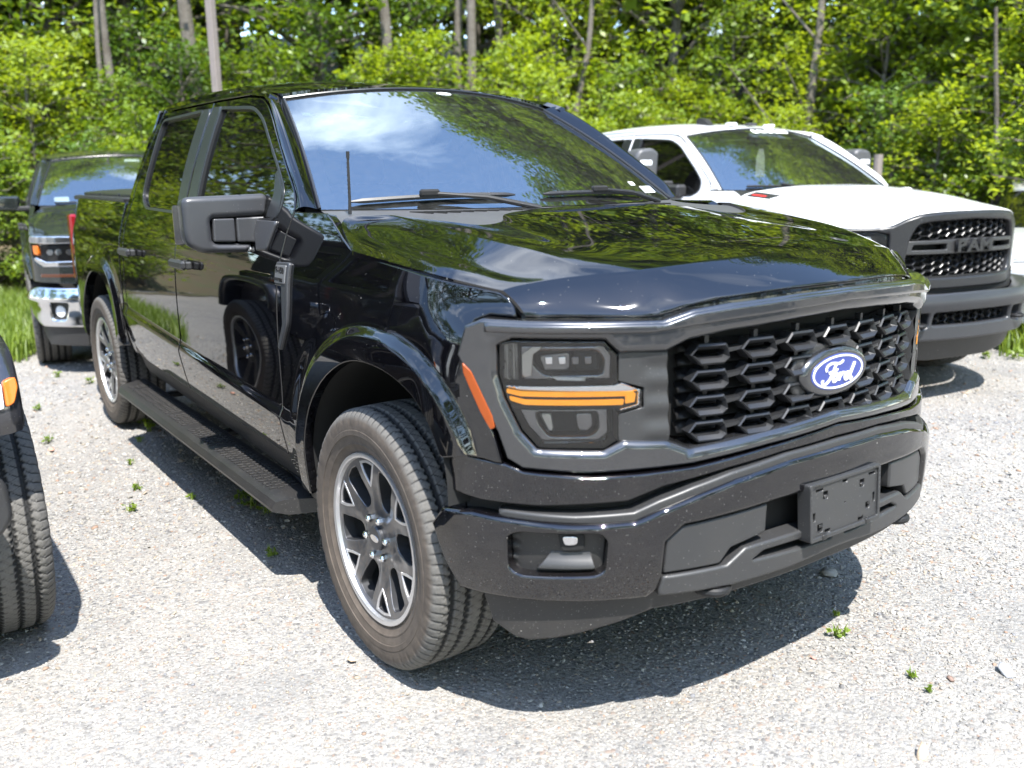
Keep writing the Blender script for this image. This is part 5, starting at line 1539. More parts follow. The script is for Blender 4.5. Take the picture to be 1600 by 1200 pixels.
# licence plate bracket
LPW = plane_xz(0, lambda UV: -.043 + .065 * (UV[:, 1] - .53))
lp_o = rnd([(-.160, .524), (.160, .524), (.163, .688), (-.163, .688)], .008)
def rect(cx, cz, w_, h): return [(cx - w_/2, cz - h/2), (cx + w_/2, cz - h/2), (cx + w_/2, cz + h/2), (cx - w_/2, cz + h/2)]
slots = [rect(-.115, .664, .032, .007), rect(-.088, .645, .020, .022), rect(0, .668, .022, .007), rect(.080, .645, .020, .022), rect(.128, .664, .032, .007), rect(-.140, .592, .014, .024), rect(.138, .592, .010, .028), rect(-.112, .556, .022, .024), rect(-.078, .542, .022, .010), rect(.075, .540, .024, .010), rect(.108, .574, .018, .020), rect(0, .606, .005, .005)]
br = panel('licence_bracket', LPW, lp_o, PLASTIC_GREY, R0, holes=slots, res=.02, bd=.012, er=.002, t=.034)
panel('bracket_rim', plane_xz(0, lambda UV: -.049 + .065 * (UV[:, 1] - .53)), lp_o, PLASTIC_GREY, br, holes=[rnd([(-.150, .536), (.150, .536), (.153, .678), (-.153, .678)], .006)], res=.02, bd=.014, er=.002, t=.008)
panel('bracket_backing', plane_xz(0, lambda UV: -.018 + .065 * (UV[:, 1] - .53)), rnd([(-.156, .528), (.156, .528), (.158, .684), (-.158, .684)], .008), BLACK, br, res=.08, er=.001, t=0)
for c_, z_ in (((-.10, -.046, .531), (.02, .012, .016)), ((.10, -.046, .531), (.02, .012, .016)), ((.115, -.036, .582), (.012, .006, .014)), ((-.105, -.034, .560), (.014, .01, .010)), ((-.085, -.030, .640), (.014, .01, .010)), ((.083, -.030, .640), (.014, .01, .010))):
    Bag().box(c_, z_, .002).build('bracket_clip', PLASTIC, br)
# oval badge
def ell(a, b_, n=56): return [(a * math.cos(t_), EMB[2] + b_ * math.sin(t_)) for t_ in np.linspace(0, 2 * math.pi, n, endpoint=False)]
bez = panel('badge_bezel', plane_xz(EMB[1], lambda UV: .10 * UV[:, 0] ** 2), ell(.146, .070), FRAME_GREY, R0, res=.02, bd=.012, er=.016, t=.055)
wing = [(-.165, .985), (-.150, 1.02), (-.085, 1.052), (.085, 1.052), (.150, 1.02), (.165, .985), (.185, .965), (.165, .945), (.150, .92), (.085, .898), (-.085, .898), (-.150, .92), (-.165, .945), (-.185, .965)]
panel('badge_mount', plane_xz(EMB[1] + .020, lambda UV: .3 * UV[:, 0] ** 2), wing, PLASTIC_GREY, bez, res=.03, bd=.02, er=.008, t=.05)
BY = plane_xz(EMB[1] - .0015, lambda UV: .10 * UV[:, 0] ** 2)
bd_ = panel('badge', BY, ell(.119, .0505), BLUE, R0, res=.02, bd=.01, er=.002, t=.006)
panel('badge_ring', plane_xz(EMB[1] - .003, lambda UV: .10 * UV[:, 0] ** 2), ell(.113, .0465), WHITE, bd_, holes=[ell(.106, .0415)], res=.02, bd=.008, er=.0006, t=.002)
th = np.linspace(0.3, 2 * math.pi + .3, 13)
script = [
 [(1.95, 2.75), (1.75, 3.25), (2.05, 3.85), (2.9, 4.2), (3.9, 4.1), (4.8, 3.95), (5.5, 4.15), (5.85, 4.5)],
 [(4.15, 4.0), (3.85, 3.3), (3.45, 2.2), (2.95, 1.1), (2.3, .45), (1.6, .35), (1.15, .75), (1.35, 1.25)],
 [(2.45, 2.35), (3.2, 2.45), (4.0, 2.55), (4.45, 2.75), (4.5, 3.05)],
 [(4.35 + .55 * math.cos(a) + .18 * math.sin(a), 1.25 + .72 * math.sin(a)) for a in th],
 [(5.15, 2.0), (5.65, 1.85), (5.5, 1.2), (5.3, .55)],
 [(5.55, 1.35), (5.95, 1.85), (6.4, 1.98), (6.6, 1.7)],
 [(7.35 + .52 * math.cos(a) + .18 * math.sin(a), 1.2 + .68 * math.sin(a)) for a in th],
 [(8.95, 3.7), (8.55, 2.6), (8.15, 1.4), (8.05, .7), (8.4, .5), (8.8, .8)],
]
def place_script(P, lift):
    x = (P[:, 0] - 5.05) * .0176 + (P[:, 1] - 2.3) * .002; z = EMB[2] + (P[:, 1] - 2.35) * .0142
    return np.stack([x, EMB[1] - .0018 - lift + .10 * x * x, z], 1)
ribbon('badge_lettering', script, .50, place_script, WHITE, bd_)

# ---- mirrors
for sx in (-1, 1):
    MS = lambda UV: np.stack([UV[:, 0], 1.885 + .9 * np.maximum(0, -UV[:, 0] - 1.10) ** 2 + .35 * (UV[:, 1] - 1.35) ** 2 - .02 * 0, UV[:, 1]], 1)
    HEAD = rnd([(-1.192, 1.456), (-.884, 1.464), (-.870, 1.446), (-.880, 1.382), (-1.085, 1.376), (-1.094, 1.366), (-1.092, 1.292), (-1.075, 1.284), (-.945, 1.277), (-.962, 1.246), (-1.140, 1.252), (-1.184, 1.280), (-1.192, 1.32)], [.03, .035, .02, .012, .012, .01, .01, .012, .004, .004, .03, .03, .03], 4)
    if sx < 0:
        mh = panel('side_mirror', MS, HEAD, MIRROR_GREY, R0, res=.018, bd=.012, er=.024, t=.12, back=True)
        mg = panel('mirror_glass', lambda UV: np.stack([UV[:, 0], np.full(len(UV), 2.036), UV[:, 1]], 1), rnd([(-1.19, 1.28), (-1.19, 1.425), (-.90, 1.425), (-.90, 1.39), (-1.08, 1.385), (-1.08, 1.28)], .01), CHROME, mh, res=.05, er=.002, t=.004, sgn=-1)
        kn = panel('mirror_knuckle', plane_xz(1.893), rnd([(-1.089, 1.292), (-1.006, 1.288), (-1.006, 1.376), (-1.086, 1.376)], .008), MIRROR_GREY, mh, res=.03, er=.008, t=.10)
        ar = panel('mirror_arm', plane_xz(1.893, lambda UV: -.22 * np.maximum(0, UV[:, 0] + .95)), rnd([(-1.000, 1.288), (-.862, 1.278), (-.838, 1.380), (-1.000, 1.376)], .006), MIRROR_GREY, mh, res=.03, er=.008, t=.11)
        ft = panel('mirror_foot', SIDE(.010), [(1.70, 1.368), (1.745, 1.265), (1.84, 1.258), (1.93, 1.368)], MIRROR_GREY, mh, res=.03, er=.006, t=.03, sgn=-1)
        sl = panel('mirror_sail', SIDE(.003), [(1.71, 1.378), (1.83, 1.378), (1.79, 1.46), (1.815, 1.545), (1.795, 1.543), (1.708, 1.470)], TRIM_SATIN, mh, res=.03, er=.002, t=.01, sgn=-1)
        lt = Bag().box((-.97, 1.93, 1.262), (.05, .05, .02), .006).build('mirror_lamp', WHITE_LENS, mh)
    else:
        m2 = mirrored(mh, R0)
        for o in (mg, kn, ar, ft, sl, lt): mirrored(o, m2)

# ---- fender vent badge
VENT = rnd([(1.502, 1.236), (1.630 - .012, 1.232), (1.618, 1.150), (1.560, 1.150), (1.556, 1.02), (1.610, .930), (1.588, .922), (1.517, 1.02), (1.505, 1.10)], [.012, .006, .006, .004, .01, .004, .004, .02, .02], 3)
vt = panel('fender_vent', SIDE(.012), VENT, MIRROR_GREY, R0, res=.02, bd=.01, er=.006, t=.02, sgn=-1)
vm = mirrored(vt, R0)
pl = panel('vent_plaque', SIDE(.0155), rnd([(1.518, 1.224), (1.610, 1.221), (1.610, 1.160), (1.520, 1.161)], .004), PLAQUE, vt, res=.02, er=.002, t=.004, sgn=-1)
def side_m(y, z, off):
    x = -(float(halfwidth(np.array([y]), np.array([z]))[0]) + off)
    return Matrix(((0, 0, -1, x), (-1, 0, 0, y), (0, 1, 0, z), (0, 0, 0, 1)))
text_mesh('vent_lettering', 'F-150', .030, BLACK, vt, side_m(1.565, 1.204, .0165), .001, bold=.0012, sx=1.05)
text_mesh('vent_lettering', 'STX', .017, BLACK, vt, side_m(1.550, 1.172, .0165), .001, bold=.0006)
Bag().box((-float(halfwidth(np.array([1.58]), np.array([1.175]))[0]) - .0165, 1.588, 1.174), (.002, .036, .010)).build('plaque_bar', BLACK, vt)
# teardrop recess behind the badge: dark mirror-foot shaped fold in the fender
# ---- running boards
for sx in (-1, 1):
    sec = np.array([(-1.050, .322), (-1.056, .338), (-1.040, .362), (-1.012, .371), (-.880, .373), (-.868, .365), (-.868, .320), (-1.0, .310)])
    rows = []
    for y in (1.600, 1.608, 1.8, 2.4, 3.0, 3.6, 4.02, 4.028):
        sh = .97 if y in (1.600, 4.028) else 1.0
        c_ = sec.mean(0)
        dy = lambda p: (.10 * (p[0] + 1.04) / .17 if y < 1.7 else (-.10 * (p[0] + 1.04) / .17 if y > 3.9 else 0))
        rows.append([(-sx * (c_ + (p - c_) * sh)[0], y - dy(p), (c_ + (p - c_) * sh)[1]) for p in sec])
    b_ = Bag(); P = np.array(rows); nv, nu = P.shape[:2]
    b_.add(P.reshape(-1, 3), [(j*nu+i, j*nu+(i+1) % nu, (j+1)*nu+(i+1) % nu, (j+1)*nu+i) for j in range(nv-1) for i in range(nu)] + [tuple(range(nu)), tuple(range((nv-1)*nu, nv*nu))[::-1]])
    rb_ = b_.build('running_board', STEP, R0)
    tb_ = Bag()
    for k in range(62):
        y = 1.72 + k * .036
        if 2.78 < y < 2.86 or (k // 20 != (k + 1) // 20): continue
        for q in range(4):
            tb_.box((sx * (.912 + q * .030), y + (.009 if q % 2 else 0), .3735), (.024, .012, .005), .001)
    tag(tb_.build('step_tread', STEP, rb_), kind='stuff')
    for y in (1.85, 2.75, 3.75):
        Bag().box((sx * .80, y, .335), (.24, .05, .03), .008).build('step_bracket', DARK_METAL, rb_)
# ---- antenna and wipers
an = Bag().tube([(-.80, 1.352, 1.395), (-.80, 1.350, 1.44), (-.80, 1.347, 1.575)], [.0065, .0050, .0042], 8).tube([(-.80, 1.347, 1.575), (-.80, 1.346, 1.597)], .0060, 8)
for k in range(9):
    an.tube([(-.80, 1.3497, 1.450 + k * .0135), (-.80, 1.3495, 1.454 + k * .0135)], .0054, 8)
an.build('antenna', PLASTIC, R0)
def wsp(x, t_, lift):
    u_ = x / (.845 * (1 - t_) + .665 * t_)
    p = WS(np.array(u_), np.array(t_)); return p + np.array([0, -.6, .8]) * lift
for (xa, ta, xb, tb2, xm, xp) in ((-.74, .030, -.13, .060, -.47, -.07), (.0, .06, .62, .035, .30, .66)):
    f_ = lambda s_: (xa + (xb - xa) * s_, ta + (tb2 - ta) * s_ + .015 * math.sin(math.pi * s_))
    bl = [wsp(*f_(s_), .014) for s_ in np.linspace(0, 1, 16)]
    wb = Bag().tube(bl, [.004] + [.010] * 14 + [.004], 6)
    wo = wb.build('wiper', PLASTIC, R0)
    tm = f_((xm - xa) / (xb - xa))[1]
    mp = wsp(xm, tm, .030)
    pb = wsp(xp, -.035, .02)
    ab = Bag().tube([mp, mp * .5 + pb * .5 + [0, -.008, .012], pb], [.006, .009, .011], 8)
    ab.build('wiper_arm', PLASTIC, wo)
    Bag().box(mp, (.075, .03, .026), .007).build('wiper_clip', BLACK, wo)
# glass stickers: white oval at the top of the glass, inspection labels in the driver's corner
stk = [[(.035 * math.cos(a), .012 * math.sin(a)) for a in np.linspace(0, 2 * math.pi, 25)]]
def on_glass(x0, t0):
    def f_(P, lift):
        return np.array([wsp(x0 + p[0], t0 + p[1] / .82, .0015 + lift) for p in P])
    return f_
ribbon('glass_logo', stk + [[(-.020 + k * .011, -.005), (-.018 + k * .011, .005), (-.012 + k * .011, -.004)] for k in range(4)], .0035, on_glass(.02, .955), PAPER, R0, .0005)
def sheet_on_glass(nm, x0, x1, t0, t1, mt, par, lift=-.004):
    U = np.linspace(x0, x1, 5); T_ = np.linspace(t0, t1, 5)
    return grid(nm, [[wsp(x, t_, lift) for x in U] for t_ in T_], mt, par)
sheet_on_glass('inspection_sticker', .66, .76, .06, .115, PAPER, R0, .002)
sheet_on_glass('inspection_sticker', .60, .64, .125, .155, PAPER, R0, .002)
# ------------------------------------------------------------------ white heavy pickup beside the black one
RAM = empty('pickup_truck', (3.718, 1.605, 0), rad(-9.69))
tag(RAM, 'white heavy pickup with black honeycomb grille and roof marker lamps', 'truck')
pickup_body(RAM, WHITE_PAINT, TRIM_SATIN, TINTED, WINDSHIELD, bed=True)
four_wheels(RAM, 'six', TYRE_FAR, mats=DARK_METAL)
RH = [
 [(0, 1.25, 1.436), (.25, 1.25, 1.434), (.45, 1.25, 1.424), (.62, 1.26, 1.408), (.75, 1.27, 1.392), (.85, 1.26, 1.366), (.91, 1.20, 1.325), (.940, 1.06, 1.296)],
 [(0, 1.00, 1.420), (.25, 1.00, 1.418), (.45, 1.0, 1.407), (.60, 1.0, 1.388), (.73, 1.0, 1.366), (.83, 1.0, 1.345), (.90, .98, 1.317), (.942, .96, 1.289)],
 [(0, .60, 1.375), (.25, .60, 1.373), (.43, .60, 1.362), (.57, .61, 1.340), (.69, .62, 1.315), (.79, .62, 1.298), (.87, .61, 1.278), (.930, .59, 1.259)],
 [(0, .25, 1.322), (.25, .26, 1.319), (.42, .28, 1.306), (.54, .30, 1.280), (.64, .34, 1.250), (.74, .39, 1.238), (.82, .42, 1.232), (.886, .45, 1.238)],
 [(0, .08, 1.292), (.25, .09, 1.289), (.42, .12, 1.276), (.52, .16, 1.248), (.60, .21, 1.212), (.70, .29, 1.200), (.78, .35, 1.202), (.848, .385, 1.212)],
 [(0, .02, 1.274), (.25, .03, 1.271), (.42, .06, 1.258), (.51, .10, 1.228), (.59, .155, 1.184), (.69, .25, 1.170), (.77, .32, 1.172), (.835, .355, 1.180)],
 [(0, .035, 1.262), (.25, .045, 1.259), (.42, .075, 1.246), (.51, .115, 1.216), (.59, .17, 1.174), (.69, .262, 1.162), (.77, .33, 1.164), (.83, .362, 1.172)],
]
PLASTIC_DK = dusty('charcoal_plastic', (.013, .014, .017), .32, film=.02, specks=.1)
rh = grid('hood', loft(RH, 8, 6), WHITE_PAINT, RAM, .02, (0, .1, -1), flip=True)
RP = Plan([(0, .0), (.25, .012), (.45, .06), (.6, .14), (.75, .25), (.87, .345), (.94, .42), (.965, .50)])
ro = full([(0, 1.266), (.25, 1.262), (.42, 1.250), (.505, 1.222), (.585, 1.180), (.69, 1.168), (.80, 1.166), (.93, 1.165), (.955, 1.07), (.945, .92), (.90, .80), (.6, .775), (0, .775)])
ri = rnd(full([(0, 1.218), (.34, 1.206), (.44, 1.19), (.485, 1.10), (.505, .95), (.47, .862), (.34, .848), (0, .848)]), .03, 3)
fas = panel('grille_surround', RP.surf(), RP.poly(ro), PLASTIC_DK, RAM, holes=[RP.poly(ri)] + [RP.poly([(sx * x, z) for x, z in ((.60, 1.13), (.66, 1.145), (.90, 1.145), (.925, 1.09), (.90, .97), (.66, .95), (.60, .99))]) for sx in (-1, 1)], res=.04, bd=.03, er=.014, t=.07)
panel('grille_backing', RP.surf(-.09), RP.poly(full([(0, 1.23), (.55, 1.2), (.55, .84), (0, .84)])), BLACK, RAM, res=.1, er=.001, t=0)
for sx in (-1, 1):
    hl = panel('headlamp', RP.surf(-.03), RP.poly([(sx * x, z) for x, z in ((.605, 1.128), (.66, 1.142), (.898, 1.142), (.92, 1.09), (.895, .972), (.66, .955), (.605, .99))]), DARK_METAL, RAM, res=.05, er=.004, t=0)
    panel('lamp_lens', RP.surf(-.006), RP.poly([(sx * x, z) for x, z in ((.605, 1.128), (.66, 1.142), (.898, 1.142), (.92, 1.09), (.895, .972), (.66, .955), (.605, .99))]), LENS, hl, res=.05, er=.004, t=0)
    panel('lamp_reflector', RP.surf(-.022), RP.poly([(sx * x, z) for x, z in ((.68, 1.12), (.86, 1.12), (.87, 1.06), (.68, 1.05))]), CHROME, hl, res=.04, er=.006, t=.01)
    panel('turn_signal', RP.surf(-.02), RP.poly([(sx * x, z) for x, z in ((.88, 1.12), (.905, 1.10), (.89, .99), (.875, .99))]), AMBER, hl, res=.04, er=.003, t=.01)
    HP = loft(RH, 8, 6); c0, c1 = 56 + sx * 31, 56 + sx * 40
    if c0 > c1: c0, c1 = c1, c0
    grid('hood_vent', HP[1:7, c0:c1] + np.array([0, 0, .006]), PLASTIC, RAM, .012, (0, 0, -1))
    o0, o1 = sorted((56 + sx * 36, 56 + sx * 39))
    grid('vent_decal', HP[2:6, o0:o1] + np.array([0, 0, .009]), RED_DECAL, RAM)
# honeycomb
def hexring(r_, w_, dep):
    V = []; F = []
    for (rr_, y) in ((r_, .03), (r_, .004), (r_ - w_ * .5, 0), (r_ - w_, .008), (r_ - w_, .03)):
        for k in range(6):
            a = rad(60 * k); V.append((rr_ * math.cos(a) * 1.18, y, rr_ * math.sin(a) * .62))
    for L in range(4):
        F += [(L*6+k, L*6+(k+1) % 6, (L+1)*6+(k+1) % 6, (L+1)*6+k) for k in range(6)]
    return V, F
HX = make('grille_cell', *hexring(.040, .010, .03), TRIM_SATIN, None, flat_angle=25); hx_me = HX.data; bpy.data.objects.remove(HX)
def hexes(zlist, xmax, parent, plan, off, zshift=0):
    for r_i, z in enumerate(zlist):
        x = -xmax + (.0708 if r_i % 2 else 0)
        while x <= xmax:
            s_ = plan.S(x); p = plan.c(np.array([s_]))[0]; d_ = plan.c(np.array([s_ + .01]))[0] - plan.c(np.array([s_ - .01]))[0]; l = np.linalg.norm(d_)
            o = bpy.data.objects.new('grille_cell', hx_me); link(o, parent)
            o.location = (p[0] - d_[1] / l * off, p[1] + d_[0] / l * off, z); o.rotation_euler = (0, 0, math.atan2(d_[1], d_[0]))
            x += .1416
hexes([1.112 + .0215 * k for k in range(5)], .44, RAM, RP, .035)
hexes([.870 + .0215 * k for k in range(6)], .47, RAM, RP, .035)
bar = panel('grille_bar', RP.surf(-.004), RP.poly(rnd(full([(0, 1.092), (.49, 1.086), (.50, 1.05), (.505, 1.0), (0, 1.002)]), .006)), PLASTIC_GREY, RAM, holes=[RP.poly(rnd([(sx * x, z) for x, z in ((.22, 1.066), (.46, 1.062), (.47, 1.028), (.22, 1.028))], .006)) for sx in (-1, 1)], res=.03, er=.006, t=.05)
text_mesh('grille_lettering', 'RAM', .105, TRIM_SATIN, bar, Matrix(((1, 0, 0, 0), (0, 0, -1, -.012), (0, 1, 0, 1.047), (0, 0, 0, 1))), .012, bold=.004, sx=1.55)
# bumper
RB = Plan([(0, -.075), (.25, -.065), (.5, -.02), (.65, .05), (.8, .16), (.9, .28), (.965, .42), (.99, .58)])
bo = full([(0, .765), (.45, .762), (.62, .775), (.80, .785), (.95, .785), (.985, .74), (.985, .52), (.93, .47), (.60, .455), (0, .450)])
panel('bumper', RB.surf(lambda UV: .03 * np.exp(-((UV[:, 1] - .70) / .06) ** 2)), RB.poly(bo), dusty('bumper_grey', (.026, .028, .033), .34, film=.02, specks=.05), RAM, holes=[RB.poly(rnd(full([(0, .634), (.36, .632), (.37, .552), (0, .548)]), .015)), ] + [RB.poly(rnd([(sx * x, z) for x, z in ((.40, .630), (.55, .628), (.57, .56), (.52, .52), (.40, .545))], .015)) for sx in (-1, 1)], res=.035, bd=.025, er=.016, t=.08)
panel('bumper_backing', RB.surf(-.08), RB.poly(full([(0, .66), (.7, .66), (.7, .5), (0, .5)])), BLACK, RAM, res=.1, er=.001, t=0)
hexes([.570 + .0215 * k for k in range(3)], .33, RAM, RB, .04)
panel('bumper_gap_filler', RB.surf(-.10), RB.poly(full([(0, .86), (.9, .86), (.95, .74), (0, .74)])), BLACK, RAM, res=.1, er=.001, t=0)
panel('air_dam', RB.surf(lambda UV: -.06 - .3 * (.46 - UV[:, 1])), RB.poly(full([(0, .47), (.9, .48), (.88, .40), (.55, .33), (.3, .30), (0, .30)])), PLASTIC, RAM, res=.05, er=.01, t=.03)
for sx in (-1, 1):
    th = np.linspace(0, math.pi, 10)
    Bag().tube([(sx * .47 - .04 * math.cos(a), -.02 - .05 * math.sin(a), .560) for a in th], .014, 8).build('tow_hook', DARK_METAL, RAM)
# towing mirrors
def tow_mirror(root, sx):
    mh = panel('side_mirror', lambda UV: np.stack([UV[:, 0], 2.03 + .7 * np.maximum(0, -UV[:, 0] - 1.2) ** 2, UV[:, 1]], 1), rnd([(-1.25, 1.40), (-1.06, 1.40), (-1.04, 1.70), (-1.10, 1.735), (-1.22, 1.72), (-1.26, 1.66)], .03), dusty('mirror_grey', (.06, .062, .066), .42, film=.05, specks=0), root, res=.03, bd=.02, er=.03, t=.14, back=True)
    a_ = Bag().box((-1.0, 2.08, 1.44), (.22, .09, .08), .015).box((-.93, 2.0, 1.40), (.10, .26, .10), .02)
    ar = a_.build('mirror_arm', PLASTIC_GREY, mh)
    lens = panel('mirror_lamp', lambda UV: np.stack([UV[:, 0], np.full(len(UV), 2.028), UV[:, 1]], 1), rnd([(-1.22, 1.60), (-1.11, 1.60), (-1.11, 1.64), (-1.22, 1.64)], .012), WHITE_LENS, mh, res=.05, er=.003, t=.006)
    return mh, [ar, lens]
mh, subs = tow_mirror(RAM, -1)
m2 = mirrored(mh, RAM)
for o in subs: mirrored(o, m2)
# roof lamps, fin antenna, glass lettering, paper tag, wiper
for k in range(5):
    x = (-.50, -.14, .07, .28, .50)[k]
    p = WS(np.array(x / .665), np.array(1.0))
    Bag().box((x, p[1] + .17 + .02 * (k in (0, 4)), p[2] + .052 - .02 * (k in (0, 4))), (.085, .07, .022), .009).build('roof_marker_lamp', WHITE_LENS if k % 2 else PLASTIC_GREY, RAM)
fin = Bag(); prof = [(2.32, 1.895), (2.54, 1.925), (2.54, 1.985), (2.50, 2.0), (2.44, 1.985)]
fin.prism(prof, 'x', -.31, -.25); fin.build('roof_antenna', PLASTIC, RAM)
def ws_text(body, x0, t0, size, parent, mt):
    p = WS(np.array(x0 / .72), np.array(t0)); p2 = WS(np.array(x0 / .72), np.array(t0 + .02)); up = (p2 - p) / np.linalg.norm(p2 - p); n = np.cross([1, 0, 0], up)
    p = p + n * .014
    text_mesh('glass_lettering', body, size, mt, parent, Matrix(((1, up[0], n[0], p[0]), (0, up[1], n[1], p[1]), (0, up[2], n[2], p[2]), (0, 0, 0, 1))), .0005, bold=.004, sx=1.1)
ws_text('SAVINGS', .06, .915, .085, RAM, PAPER)
Bag().prism([(-.050, 1.50), (.050, 1.50), (.045, 1.66), (.025, 1.73), (-.020, 1.73), (-.045, 1.66)], 'y', 2.06, 2.062).build('price_tag', PAPER, RAM)
bl = [wsp(x, .03, .014) for x in np.linspace(-.66, -.12, 10)]
wo = Bag().tube(bl, .010, 6).build('wiper', BLACK, RAM); Bag().tube([wsp(-.4, .035, .03), wsp(-.05, -.03, .02)], .009, 6).build('wiper_arm', BLACK, wo)
re2 = np.array(RH[0]); re2 = np.concatenate([re2[:0:-1] * [-1, 1, 1], re2])[2:-2]
r2 = crv_at(re2, np.linspace(0, len(re2) - 1, 41))
grid('cowl_panel', [(r2 + np.array([0, -.03, -.025])) * (1 - s_) + (WS(np.clip(r2[:, 0] / .88, -1, 1), np.zeros(41)) + np.array([0, .01, -.004])) * s_ for s_ in (0, .3, .6, 1)], PLASTIC, RAM)
panel('hood_sticker', lambda UV: np.stack([UV[:, 0], UV[:, 1], np.interp(UV[:, 1], [.25, .6, 1.0, 1.25], [1.322, 1.375, 1.420, 1.436]) + .006 - .10 * np.maximum(np.abs(UV[:, 0]) - .2, 0)], 1), [(.28, .56), (.34, .54), (.40, .86), (.33, .84)], PINK, RAM, res=.05, er=.0005, t=.001)

# ------------------------------------------------------------------ dark pickup with chrome bumper behind
REARV = empty('pickup_truck', (-.149, 6.22, 0), rad(-6.9)); REARV.scale = (1, 1, .95)
tag(REARV, 'dark green black pickup with chrome bumper parked behind the black pickup bed', 'truck')
pickup_body(REARV, NAVY_PAINT, TRIM_SATIN, TINTED, WINDSHIELD, bed=True)
four_wheels(REARV, 'six', TYRE_FAR, mats=STEEL, half=.87)
SH = [[(x, y, z - .055 * (1 - min(1, max(0, (y - .2) / 1.0)))) for x, y, z in r_] for r_ in RH]
grid('hood', loft(SH, 8, 6), NAVY_PAINT, REARV, .02, (0, .1, -1), flip=True)
grid('cowl_panel', [(r2 + np.array([0, -.03, -.025])) * (1 - s_) + (WS(np.clip(r2[:, 0] / .88, -1, 1), np.zeros(41)) + np.array([0, .01, -.004])) * s_ for s_ in (0, .3, .6, 1)], PLASTIC, REARV)
SP = Plan([(0, .0), (.3, .012), (.55, .06), (.72, .12), (.85, .19), (.93, .27), (.965, .36), (.98, .44)])
panel('front_fascia', SP.surf(), SP.poly(full([(0, 1.225), (.42, 1.20), (.6, 1.135), (.80, 1.135), (.965, 1.15), (.975, .95), (.97, .80), (.6, .78), (0, .78)])), NAVY_PAINT, REARV, holes=[SP.poly(rnd(full([(0, 1.17), (.5, 1.14), (.60, 1.05), (.60, .86), (.5, .82), (0, .82)]), .03))] + [SP.poly([(sx * x, z) for x, z in ((.63, 1.16), (.95, 1.17), (.955, .99), (.90, .93), (.63, .93))]) for sx in (-1, 1)], res=.05, er=.008, t=.06)
panel('grille_backing', SP.surf(-.08), SP.poly(full([(0, 1.2), (.62, 1.15), (.62, .82), (0, .81)])), BLACK, REARV, res=.1, er=.001, t=0)
for z in (.90, .99, 1.08):
    panel('grille_slat', SP.surf(-.02), SP.poly(full([(0, z + .02), (.58, z + .02), (.58, z - .02), (0, z - .02)])), CHROME, REARV, res=.06, er=.008, t=.03)
for sx in (-1, 1):
    def sp_(pts): return SP.poly([(sx * x, z) for x, z in pts])
    hl = panel('headlamp', SP.surf(-.03), sp_(((.635, 1.155), (.945, 1.165), (.95, .99), (.895, .935), (.635, .935))), DARK_METAL, REARV, res=.05, er=.004, t=0)
    panel('chrome_bracket', SP.surf(.006), sp_(((.62, 1.175), (.955, 1.185), (.96, 1.12), (.86, 1.115), (.62, 1.12))), CHROME, hl, res=.04, er=.01, t=.04)
    panel('chrome_bracket', SP.surf(.006), sp_(((.62, .975), (.86, .97), (.93, 1.01), (.945, .985), (.885, .925), (.62, .925))), CHROME, hl, res=.04, er=.01, t=.04)
    panel('turn_signal', SP.surf(-.004), sp_(((.91, 1.105), (.950, 1.105), (.945, 1.03), (.912, 1.02))), AMBER_DEEP, hl, res=.04, er=.004, t=.03)
    panel('lamp_lens', SP.surf(-.008), sp_(((.635, 1.12), (.90, 1.115), (.90, 1.01), (.86, .97), (.635, .975))), LENS, hl, res=.05, er=.004, t=0)
    for x in (.70, .78, .84):
        panel('lamp_projector', SP.surf(-.02), sp_([(x + .028 * math.cos(a), 1.045 + .028 * math.sin(a)) for a in np.linspace(0, 6.283, 14, endpoint=False)]), CHROME, hl, res=.03, er=.006, t=.01)
    panel('lower_marker', SP.surf(.002), sp_(((.64, .865), (.92, .868), (.925, .838), (.64, .838))), DULL_AMBER, REARV, res=.05, er=.004, t=.02)
SB = Plan([(0, -.06), (.3, -.05), (.55, -.01), (.75, .07), (.88, .17), (.96, .28), (1.0, .42), (1.005, .55)])
sbm = panel('bumper', SB.surf(lambda UV: .03 * np.exp(-((UV[:, 1] - .66) / .07) ** 2)), SB.poly(rnd(full([(0, .755), (.6, .755), (.96, .765), (1.003, .72), (1.0, .50), (.95, .425), (.6, .42), (0, .42)]), .02)), CHROME, REARV, holes=[SB.poly(rnd([(sx * x, z) for x, z in ((.74, .63), (.87, .63), (.87, .49), (.78, .49))], .02)) for sx in (-1, 1)], res=.035, bd=.025, er=.02, t=.07)
for sx in (-1, 1):
    panel('fog_lamp_bezel', SB.surf(-.035), SB.poly([(sx * x, z) for x, z in ((.72, .65), (.89, .65), (.89, .47), (.76, .47))]), PLASTIC_GREY, sbm, res=.05, er=.004, t=.02)
    panel('fog_lamp', SB.surf(-.02), SB.poly([(sx * (.82 + .035 * math.cos(a)), .555 + .05 * math.sin(a)) for a in np.linspace(0, 6.283, 14, endpoint=False)]), WHITE_LENS, sbm, res=.05, er=.006, t=.02)
panel('air_dam', SB.surf(lambda UV: -.03 - .15 * (.42 - UV[:, 1])), SB.poly(full([(0, .425), (.95, .43), (.975, .40), (.95, .26), (.7, .25), (0, .25)])), PLASTIC_GREY, REARV, res=.06, er=.012, t=.03)
mh, subs = None, None
MSx = lambda UV: np.stack([UV[:, 0], 1.93 + .35 * (UV[:, 1] - 1.4) ** 2, UV[:, 1]], 1)
mh = panel('side_mirror', MSx, rnd([(-1.21, 1.35), (-.99, 1.345), (-.97, 1.50), (-1.19, 1.50)], .04), NAVY_PAINT, REARV, res=.03, bd=.02, er=.03, t=.12, back=True)
ar = Bag().box((-.95, 1.97, 1.37), (.16, .07, .05), .012).build('mirror_arm', PLASTIC, mh)
m2 = mirrored(mh, REARV); mirrored(ar, m2)
